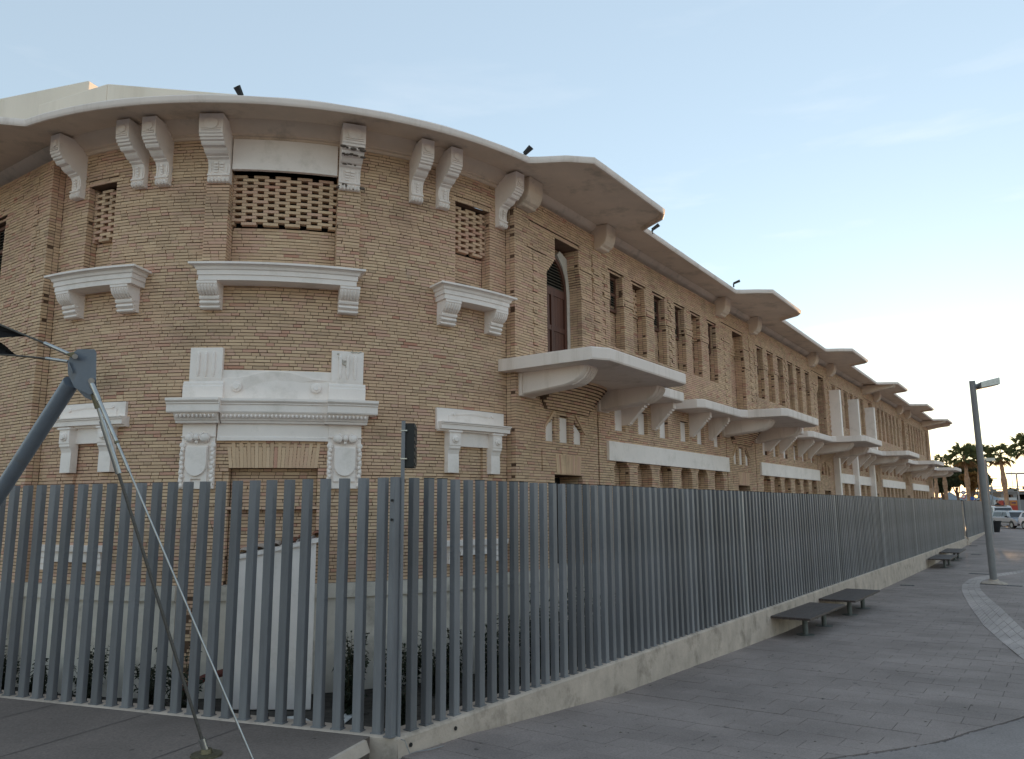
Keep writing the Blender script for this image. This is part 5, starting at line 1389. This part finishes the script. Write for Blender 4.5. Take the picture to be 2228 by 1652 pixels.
# the cars face the camera and a little to the right
cp = at_depth(2206, 1146, 70); cp.z = zgt(tn(cp)[0])
car('silver hatchback parked facing us to the right of the litter bin', cp, radians(-93), 4.2, 1.78, 1.56, 'hatch', 'carsilver')
vp = at_depth(2172, 1139, 77); vp.z = .13; van = car('white van with a loaded roof rack parked behind the silver hatchback', vp, radians(-97), 4.6, 1.9, 1.98, 'van', 'carwhite', 'van')
q = MB(); 
for x in (-1.6, -.4, .6): q.box((x, -.75, 1.84), (x + .06, .75, 1.93))
q.build('roof_rack', M['black'], van); q = MB(); q.box((-1.9, -.5, 1.93), (1.1, .45, 2.0)); q.box((-1.7, -.2, 2.0), (.9, .3, 2.06)); q.build('roof_load', M['bark'], van)
cp2 = at_depth(2274, 1148, 66); cp2.z = .12; car('white car cut off by the right edge of the view', cp2, radians(-90), 4.2, 1.75, 1.55, 'hatch', 'carwhite')

# palms
def palm(x, yb, yt, dep, r_px, label, lean=0, fr=46, seed=1, skirt=True, scale=1):
    rr = random.Random(seed); base = at_depth(x, 1098, dep); base.z = ZF
    top = at_depth(x + lean, yt, dep); th = thing('palm_tree', label, 'palm tree', base, 'fan palms beyond the building')
    h = top - base; m = MB(); pts = []; rs = []
    n = 26
    for i in range(n + 1):
        k = i / n; pts.append(Vector((h.x * k ** 1.4, h.y * k, h.z * k))); rs.append((.22 - .06 * k) * (1 + .12 * (i % 2)) + (.10 * max(0, 1 - abs(k - .62) * 8)) )
    m.tube(pts, rs, 9); m.build('trunk', M['trunk'], th)
    R = r_px / F * dep; f = MB(); dd = MB()
    for i in range(fr):
        az = i * 2.39996 + rr.uniform(-.3, .3); k_ = (i + .5) / fr; el = 1.35 - 2.05 * k_ + rr.uniform(-.12, .12); old = el < -.5
        d = Vector((cos(az) * cos(el), sin(az) * cos(el), sin(el))); L_ = R * rr.uniform(.42, .58)
        st = h + d * .12; fp = st + d * L_ + Vector((0, 0, -.10 * R * (1 - k_ * .5))); mb = dd if old and skirt else f
        mb.tube([st, fp], [.03, .015], 4)
        side = d.cross(Vector((0, 0, 1))).normalized(); upv = side.cross(d).normalized(); nl = 15; fl = R * rr.uniform(.50, .66)
        for j in range(nl):
            a = -1.5 + 3.0 * j / (nl - 1); ld = (d * cos(a) + side * sin(a) + upv * (rr.uniform(-.1, .1) - .25 * abs(sin(a)))).normalized()
            e = fp + ld * fl * (.75 + .3 * cos(a)) * rr.uniform(.85, 1.1); e.z -= fl * rr.uniform(.10, .5); mid = fp + ld * fl * .55; wv = (side * cos(a) - d * sin(a)) * fl * .032
            mb.add([fp, mid - wv, e, mid + wv], [(0, 1, 2), (0, 2, 3)])
    c = f.build('crown', M['frond'], th)
    if dd.v: dd.build('dry_skirt', M['deadfrond'], th)
palm(2108, 1086, 991, 86, 33, 'fan palm with a straight shaggy trunk just left of the street lamp pole', -10, seed=3, fr=26)
palm(2135, 1086, 990, 88, 33, 'fan palm with its crown partly behind the street lamp pole', -8, seed=4, fr=26)
palm(2191, 1086, 990, 78, 30, 'lone fan palm with a kinked trunk right of the street lamp', -16, seed=5, fr=22)
palm(2240, 1086, 970, 70, 36, 'large fan palm cut off by the right edge of the view', -4, seed=6, fr=30)
palm(2060, 1086, 1004, 98, 22, 'small fan palm close behind the far end of the brick building', -10, seed=7, fr=18)
palm(2037, 1086, 1022, 96, 20, 'short fan palm half hidden behind the end wall of the building', -2, seed=8, fr=16)
# broad-leaved trees
def tree(x, yt, yb, dep, w_px, label, seed, leafm, nleaf=2600, lobes=None):
    rr = random.Random(seed); base = at_depth(x, 1098, dep); base.z = ZF; th = thing('broadleaf_tree', label, 'tree', base, 'dark trees behind the palms')
    zt = at_depth(x, yt, dep).z - ZF; zb = at_depth(x, yb, dep).z - ZF; R = w_px / F * dep / 2; m = MB()
    m.tube([(0, 0, 0), (.1, 0, zb * .6), (0, .1, zb)], [.22, .17, .14], 8)
    for i in range(7):
        a = rr.uniform(0, 2 * pi); m.tube([(0, 0, zb * rr.uniform(.5, .95)), (cos(a) * R * .35, sin(a) * R * .35, zb + (zt - zb) * .2), (cos(a) * R * .7, sin(a) * R * .7, zb + (zt - zb) * rr.uniform(.3, .7))], [.09, .06, .02], 5)
    m.build('trunk', M['bark'], th); f = MB()
    lob = [(rr.uniform(-.65, .65) * R, rr.uniform(-.6, .6) * R, zb + (zt - zb) * rr.uniform(.15, .85), rr.uniform(.25, .42) * R) for _ in range(22)]
    for i in range(nleaf):
        lx, ly, lz, lr = rr.choice(lob); d = Vector((rr.gauss(0, 1), rr.gauss(0, 1), rr.gauss(0, 1))).normalized() * lr * rr.uniform(.55, 1.1); d.z *= .7
        c = Vector((lx, ly, lz)) + d; s = rr.uniform(.12, .32); a = Vector((rr.gauss(0, 1), rr.gauss(0, 1), rr.gauss(0, 1))).normalized() * s; b = a.cross(Vector((rr.gauss(0, 1), rr.gauss(0, 1), rr.gauss(0, 1)))).normalized() * s * .7
        f.add([c - a, c - b, c + a, c + b], [(0, 1, 2, 3)])
    f.build('crown', leafm, th)
tree(2085, 1000, 1062, 104, 60, 'dark wide tree between the small palm and the shaggy palm', 11, M['treeleaf'], 9000)
tree(2122, 1002, 1066, 108, 62, 'dense dark tree filling the gap between the two tall palms', 12, M['treeleaf'], 9000)
tree(2116, 1026, 1072, 98, 40, 'low rusty-leaved tree in front of the dense dark tree', 13, M['brownleaf'], 4000)
tree(2147, 1022, 1062, 112, 26, 'small rounded tree showing right of the street lamp pole', 14, M['treeleaf'], 1800)
tree(2052, 1036, 1072, 112, 48, 'low bushy tree behind the canopies at the end of the building', 15, M['treeleaf'], 5000)
tree(2205, 1062, 1078, 170, 30, 'faint low tree beyond the bridge railing', 16, M['treeleaf'], 800)

# elevated road / station structure
def bridge():
    dep = 150; lp = at_depth(2141, 1098, dep); rp = at_depth(2700, 1094, dep); lp.z = rp.z = ZF
    th = thing('elevated_road', 'grey elevated roadway with an open concrete parapet behind the palms', 'bridge', lp)
    dx = (rp - lp).normalized(); dn = Vector((-dx.y, dx.x, 0)); L_ = (rp - lp).length; zz = lambda y: at_depth(2180, y, dep).z - ZF
    def f(x, y, z): return lp + dx * x + dn * y + Vector((0, 0, z))
    def bx(name, x0, x1, y0, y1, z0, z1, m): q = MB(); q.box((x0, y0, z0), (x1, y1, z1), fn=f); return wbuild(q, name, M[m], th)
    bx('deck', 0, L_, 0, 8, zz(1071.5), zz(1068.5), 'bridge'); bx('rail_top', 0, L_, 0, .3, zz(1065.6), zz(1064.2), 'bridge')
    x = 0
    while x < L_: bx('parapet_post', x, x + 1.1, .02, .28, zz(1068.5), zz(1065.6), 'bridge'); x += 3.3 if x > 1 else 1.6
    x = 4.2
    bx('upper_rail', 3.5, L_, 6, 6.15, zz(1057.5), zz(1056.6), 'bridge')
    while x < L_: bx('upper_post', x, x + .5, 5.9, 6.2, zz(1064.5), zz(1056.6), 'bridge'); x += 7.5
    bx('fascia', 0, 4.8, .3, 4, zz(1083), zz(1071.5), 'bridge'); bx('window_band', .3, 3.6, .22, .3, zz(1081), zz(1072.5), 'glass')
    bx('fascia', 4.8, L_, .3, 4, zz(1076), zz(1071.5), 'bridge'); bx('white_wall', 0, 6, -.6, -.2, 0, zz(1083), 'wallwhite')
    bx('opening_shade', 6, L_, 3.8, 4, 0, zz(1076), 'dark')  # near-black sheet for the dark opening under the deck, shade put into colour
    x = 6
    while x < L_: bx('pier', x, x + .7, .3, 1.2, 0, zz(1076), 'bridge'); x += 3.4
    bx('kerb_wall', 5.4, L_, -.5, -.1, 0, zz(1088), 'bridge')
    bx('white_cabin', 1.9, 3.9, 3, 6, zz(1064.5), zz(1057.5), 'wallwhite')
bridge()
def dark_restaurant():
    dep = 128; a = at_depth(2026, 1098, dep); b = at_depth(2140, 1097, dep); a.z = b.z = ZF
    th = thing('restaurant', 'low dark restaurant front with grey tent roofs behind the trees', 'building', a); dx = (b - a).normalized(); dn = Vector((-dx.y, dx.x, 0)); L_ = (b - a).length
    def f(x, y, z): return a + dx * x + dn * y + Vector((0, 0, z))
    q = MB(); q.box((-6, 0, 0), (L_, 8, 3.4), fn=f); wbuild(q, 'front', M['glass'], th)
    for i in range(3):
        x0 = 1 + i * 3.1; q = MB(); base = [f(x0, -3, 2.9), f(x0 + 2.6, -3, 2.9), f(x0 + 2.6, -.2, 2.9), f(x0, -.2, 2.9)]; ap = f(x0 + 1.3, -1.6, 4.3 - .2 * i)
        q.add(base + [ap], [(0, 1, 4), (1, 2, 4), (2, 3, 4), (3, 0, 4), (3, 2, 1, 0)]); wbuild(q, 'tent_roof', M['tent'], th)
        for c in base: s = MB(); s.tube([Vector((c.x, c.y, ZF)), c], .06, 5); wbuild(s, 'tent_pole', M['pole'], th)
dark_restaurant()
# kiosk with posters
def kiosk():
    dep = 92; a = at_depth(2183, 1098, dep); b = at_depth(2214, 1098, dep); a.z = b.z = ZF; th = thing('poster_kiosk', 'red kiosk panel with orange and purple posters behind the cars', 'kiosk', a)
    dx = (b - a).normalized(); dn = Vector((-dx.y, dx.x, 0)); L_ = (b - a).length; z = lambda y: at_depth(2190, y, dep).z - ZF
    def f(x, y, zz): return a + dx * x + dn * y + Vector((0, 0, zz))
    def bx(n, x0, x1, y0, y1, z0, z1, m, p=th): q = MB(); q.box((x0, y0, z0), (x1, y1, z1), fn=f); return wbuild(q, n, M[m], th)
    bx('body', 0, L_, 0, .9, 0, z(1089), 'red'); bx('poster', .05, L_ * .46, -.03, -.005, z(1100), z(1089.6), 'purple'); bx('poster', L_ * .48, L_ - .05, -.03, -.005, z(1100), z(1089.6), 'orange')
    bx('poster_print', .2, L_ * .40, -.05, -.032, z(1096.5), z(1092.5), 'signwhite'); bx('poster_print', L_ * .58, L_ * .88, -.05, -.032, z(1096), z(1093), 'purple')
kiosk()
# sign posts, distant lamps
def far_sign(x, y, dep, label, kind):
    c = at_depth(x, y, dep); base = Vector((c.x, c.y, ZF)); th = thing('road_sign', label, 'road sign', base); h = c - base; u = MB(); u.tube([(0, 0, 0), h], .04, 6); u.build('post', M['pole'], th)
    v = (Vector((0, 0, EYE)) - c); v.z = 0; v.normalize(); s = Vector((-v.y, v.x, 0)); s = s if s.x > 0 else -s
    def face(r0, m, name, off, sq=False):
        q = MB(); pts = [(cos(pi / 4 + pi / 2 * j) * 1.41, sin(pi / 4 + pi / 2 * j) * 1.0) for j in range(4)] if sq else [(cos(2 * pi * j / 16), sin(2 * pi * j / 16)) for j in range(16)]
        q.prism([(a * r0, b * r0) for a, b in pts], off, off + .02, lambda a, b, hh: h + s * a + Vector((0, 0, b)) + v * hh); q.build(name, M[m], th)
    if kind == 'blue': face(.19, 'signblue', 'sign_plate', .05); face(.10, 'signwhite', 'sign_symbol', .08)
    elif kind == 'red': face(.19, 'signred', 'sign_plate', .05); face(.12, 'signwhite', 'sign_field', .08)
    else:
        face(.20, 'signwhite', 'sign_plate', .05, True); q = MB(); q.prism([(-.24, -.16), (.03, -.16), (.08, .16), (-.24, .16)], .08, .09, lambda a, b, hh: h + s * a + Vector((0, 0, b)) + v * hh); q.build('sign_field', M['signblue'], th)
        q = MB(); q.prism([(.07, -.14), (.26, -.14), (.14, .10)], .08, .09, lambda a, b, hh: h + s * a + Vector((0, 0, b)) + v * hh); q.build('sign_field', M['signblue'], th)
far_sign(2096, 1072, 74, 'round blue sign seen just over the fence top', 'blue')
far_sign(2096.5, 1081, 73, 'round sign with a red ring under the blue sign over the fence', 'red')
far_sign(2118, 1085, 74, 'small white and blue parking sign seen over the fence top', 'p')
def amber():
    c = at_depth(2123.5, 1080.5, 75); th = thing('signal_light', 'small lit amber lamp on a post just above the parking sign', 'signal', (c.x, c.y, ZF)); q = MB(); q.tube([(0, 0, 0), (0, 0, c.z - ZF)], .04, 6); q.build('post', M['pole'], th)
    q = MB(); q.blob((0, 0, c.z - ZF), .14, .14, .14); q.build('lens', M['amberlit'], th)
amber()
def far_lamp(x, y, dep, label, kind):
    c = at_depth(x, y, dep); th = thing('street_lamp', label, 'street lamp', (c.x, c.y, ZF)); h = c.z - ZF
    q = MB(); q.tube([(0, 0, 0), (0, 0, h)], [.10, .07], 8); q.build('pole', M['pole'], th); q = MB()
    if kind == 'T':
        for a, b in ((-1.05, -.12), (.12, 1.05)): q.box((a, -.15, h - .1), (b, .15, h + .06))
        q.box((-.2, -.05, h - .06), (.2, .05, h))
    elif kind == 'head': q.box((0, -.2, h - .1), (.62, .2, h + .12))
    else: q.box((-.05, -.12, h - .06), (.9, .12, h + .05))
    q.build('lamp_head', M['chrome'] if kind != 'T' else M['pole'], th)
far_lamp(2211, 1030, 84, 'far street lamp with a double head in front of the elevated roadway', 'T')
far_lamp(2155, 1041, 110, 'slim far street lamp beside the white wall under the roadway', 'arm')
far_lamp(2143.5, 1000.5, 58, 'street lamp whose pale head shows right behind the near lamp pole', 'head')
def antenna():
    c = at_depth(2200, 1024, 160); th = thing('antenna_mast', 'thin antenna mast rising from behind the elevated roadway', 'mast', (c.x, c.y, ZF)); h = c.z - ZF; q = MB(); q.tube([(0, 0, 0), (0, 0, h)], [.09, .03], 5); q.box((-.5, -.03, h * .72), (.5, .03, h * .72 + .06)); q.build('pole', M['pole'], th)
antenna()
# person behind the van
def person():
    c = at_depth(2170, 1091, 84); th = thing('person', 'person in a dark jacket standing behind the white van, facing the camera', 'person', (c.x, c.y, ZF))
    H = c.z + .11 - ZF; k = H / 1.75
    me = bpy.data.meshes.new('body'); V = [(0, 0, .95), (0, 0, 1.2), (0, 0, 1.42), (0, 0, 1.52), (0, 0, 1.64), (-.19, 0, 1.42), (-.25, 0, 1.15), (-.24, -.05, .9), (.19, 0, 1.42), (.25, 0, 1.15), (.24, -.05, .9), (-.1, 0, .9), (-.11, 0, .5), (-.11, 0, .05), (.1, 0, .9), (.11, 0, .5), (.11, 0, .05), (-.11, -.12, .03), (.11, -.12, .03)]
    Ee = [(0, 1), (1, 2), (2, 3), (3, 4), (2, 5), (5, 6), (6, 7), (2, 8), (8, 9), (9, 10), (0, 11), (11, 12), (12, 13), (0, 14), (14, 15), (15, 16), (13, 17), (16, 18)]
    Rr = [.15, .14, .14, .055, .10, .07, .05, .035, .07, .05, .035, .09, .065, .045, .09, .065, .045, .04, .04]
    me.from_pydata([(x * k, y * k, z * k) for x, y, z in V], Ee, []); o = bpy.data.objects.new('body', me); C.objects.link(o); o.parent = th
    me.skin_vertices.new(name='s') if hasattr(me.skin_vertices, 'new') else None
    md = o.modifiers.new('skin', 'SKIN'); 
    for i, r_ in enumerate(Rr): me.skin_vertices[0].data[i].radius = (r_ * k, r_ * .75 * k)
    me.skin_vertices[0].data[0].use_root = True
    sb = o.modifiers.new('sub', 'SUBSURF'); sb.levels = 1; sb.render_levels = 1; me.materials.append(M['cloth'])
    hd = MB(); hd.blob((0, -.0, 1.64 * k), .085 * k, .10 * k, .125 * k); hd.blob((0, -.10 * k, 1.63 * k), .015, .02, .025, n=6, m=4); hd.build('face', M['skin'], th, smooth=True)
    hr = MB(); hr.blob((0, .025 * k, 1.68 * k), .095 * k, .10 * k, .105 * k); hr.build('hair', M['hair'], th, smooth=True)
    tr = MB(); 
    for e in (-1, 1): tr.tube([(e * .10 * k, 0, .92 * k), (e * .11 * k, 0, .5 * k), (e * .11 * k, 0, .06 * k)], [.10 * k, .075 * k, .06 * k], 8)
    tag(tr.build('trousers', M['jeans'], th), None)
person()

# ================================================================== weeds and litter inside the fence
def weed(p, h, n, seed):
    rr = random.Random(seed); th = thing('weed_plant', 'scruffy leafy weed growing inside the fence at the foot of the wall', 'weed', p, 'weeds growing inside the fence')
    st = MB(); lf = MB()
    for i in range(n):
        a = rr.uniform(0, 2 * pi); sp = rr.uniform(.05, .35) * h; hh = h * rr.uniform(.45, 1); pts = []
        for k in range(6): t_ = k / 5; pts.append(Vector((cos(a) * sp * t_ ** 1.3 + rr.gauss(0, .01), sin(a) * sp * t_ ** 1.3 + rr.gauss(0, .01), hh * t_)))
        st.tube(pts, [.006, .005, .005, .004, .003, .002], 4)
        for q in range(int(16 + hh * 30)):
            t_ = rr.uniform(.08, 1); j = min(4, int(t_ * 5)); b = pts[j].lerp(pts[j + 1], t_ * 5 - j if j < 5 else 1); d = Vector((rr.gauss(0, 1), rr.gauss(0, 1), rr.gauss(0, .5))).normalized(); l = rr.uniform(.035, .10) * (1.3 - .5 * t_)
            s = d.cross(Vector((0, 0, 1))).normalized() * l * .3; e = b + d * l; mid = b + d * l * .5 + Vector((0, 0, l * .12)); lf.add([b, mid - s, e - Vector((0, 0, l * .2)), mid + s], [(0, 1, 2), (0, 2, 3)])
    st.build('stem', M['stalk'], th); lf.build('foliage', M['leaf'], th)
wr = random.Random(9); wi = 0
WEEDS = sorted([(-5.2, .5, .95, 16), (-4.6, .7, .7, 12), (-4.0, .35, .6, 12), (-3.5, .6, .8, 14), (-3.1, .3, .55, 10), (-2.7, .7, .65, 14), (-2.2, .5, .8, 14), (-1.8, .9, .5, 10), (-1.25, .35, .6, 12), (-1.0, 1.1, .45, 10), (-.62, 1.25, 1.0, 7), (.95, .9, .75, 13), (1.2, .5, .9, 14), (1.55, .9, .8, 14), (1.9, .4, .9, 14), (2.2, .85, .65, 12), (2.6, .45, .8, 14), (3.0, .8, .9, 14), (3.4, .4, 1.0, 14), (3.8, .9, 1.1, 16), (4.2, .5, 1.3, 16), (4.6, .9, 1.2, 14), (5.1, .6, 1.4, 16), (5.7, .9, 1.1, 14), (6.4, .6, 1.2, 12), (1.0, 1.5, .5, 10), (1.4, 1.9, .45, 12), (2.4, 1.8, .55, 14), (2.75, 1.2, .7, 14), (3.3, 1.6, .7, 16), (3.7, 1.3, .9, 16), (4.05, 1.5, 1.0, 16), (4.5, 1.4, 1.1, 16), (2.0, 1.5, .55, 10), (2.9, 1.5, .6, 10), (-2.9, 1.4, .5, 9), (-4.4, 1.5, .5, 10)])
ORD = ['first', 'second', 'third', 'fourth', 'fifth', 'sixth', 'seventh', 'eighth', 'ninth', 'tenth', 'eleventh', 'twelfth', 'thirteenth', 'fourteenth', 'fifteenth', 'sixteenth', 'seventeenth', 'eighteenth', 'nineteenth', 'twentieth', 'twenty-first', 'twenty-second', 'twenty-third', 'twenty-fourth', 'twenty-fifth', 'twenty-sixth', 'twenty-seventh', 'twenty-eighth']
lw = [w_ for w_ in WEEDS if w_[0] < -.9]; mw = [w_ for w_ in WEEDS if -.9 <= w_[0] < .9]; rw = [w_ for w_ in WEEDS if w_[0] >= .9]
for grp_, txt in ((lw[::-1], 'left from the white lean-to'), (mw, None), (rw, 'right from the white lean-to')):
    for k_, (s_, d_, h_, n_) in enumerate(grp_):
        kind_ = 'low' if h_ < .6 else ('waist-high' if h_ < 1 else 'tall')
        weed(W(s_ + wr.uniform(-.1, .1), d_ + wr.uniform(-.1, .2), -.36), h_, int(n_ * 1.5), 100 + wi); wi += 1
        bpy.data.objects['weed_plant' if wi == 1 else 'weed_plant.%03d' % (wi - 1)]['label'] = 'thin sprawling weed growing against the white face of the lean-to' if txt is None else '%s leafy weed, %s one counting %s' % (kind_, ORD[k_], txt)
def litter(pts, label, z=-.34):
    q = MB(); ps = [on_z(x, y, z + .01 * (i % 2)) for i, (x, y) in enumerate(pts)]; n = len(ps); q.add(ps + [p + Vector((0, 0, .012)) for p in ps], [tuple(range(n)), tuple(range(n, 2 * n))[::-1]] + [(i, (i + 1) % n, n + (i + 1) % n, n + i) for i in range(n)])
    tag(q.build('litter', M['paper']), label, 'litter', 'scraps of litter on the soil inside the fence')
litter([(744, 1562), (752, 1554), (764, 1552), (768, 1557), (754, 1564)], 'crumpled white scrap on the soil, left of the long white strip')
litter([(740, 1573), (763, 1556), (768, 1560), (746, 1578)], 'long white strip lying on the soil near the fence corner')
litter([(622, 1562), (640, 1560), (664, 1564), (676, 1571), (660, 1573), (630, 1568)], 'pale flattened scrap in front of the white lean-to')
litter([(776, 1556), (788, 1555), (786, 1562), (778, 1562)], 'tiny white scrap nearest to the corner slat')
# soil crumbs so the strip is not flat
sc = MB(); rr_ = random.Random(77)
for i in range(1500):
    s_ = rr_.uniform(-6, 9); p = W(s_, rr_.uniform(.1, 3.4), -.36); r_ = rr_.uniform(.008, .035)
    if -1.05 < s_ < .95 and (Vector((p.x, p.y)) - Vector((pa.x, pa.y))).length < 2: continue
    if tn(p)[1] > -.3 or (Vector((p.x, p.y)) - K).dot(FN) > -.3: continue
    sc.blob(p, r_ * 1.4, r_, r_ * .7, None, 0, 5, 3)
tag(sc.build('soil_clods', M['soil']), kind='stuff')
# small leaves and dirt spots dropped on the paving
lv = MB()
for i in range(420):
    t_ = rr_.uniform(-1, 22); n_ = rr_.uniform(.1, 8); c = G(t_, n_, .003); 
    if crack_side(c) < .1: continue
    a = rr_.uniform(0, 6.28); l = rr_.uniform(.008, .028); d = Vector((cos(a), sin(a), 0)) * l; e = Vector((-sin(a), cos(a), 0)) * l * .35; lv.add([c - d, c - e + Vector((0, 0, .006)), c + d, c + e + Vector((0, 0, .004))], [(0, 1, 2, 3)])
tag(lv.build('fallen_leaves', M['stalk'], tone=False), kind='stuff')
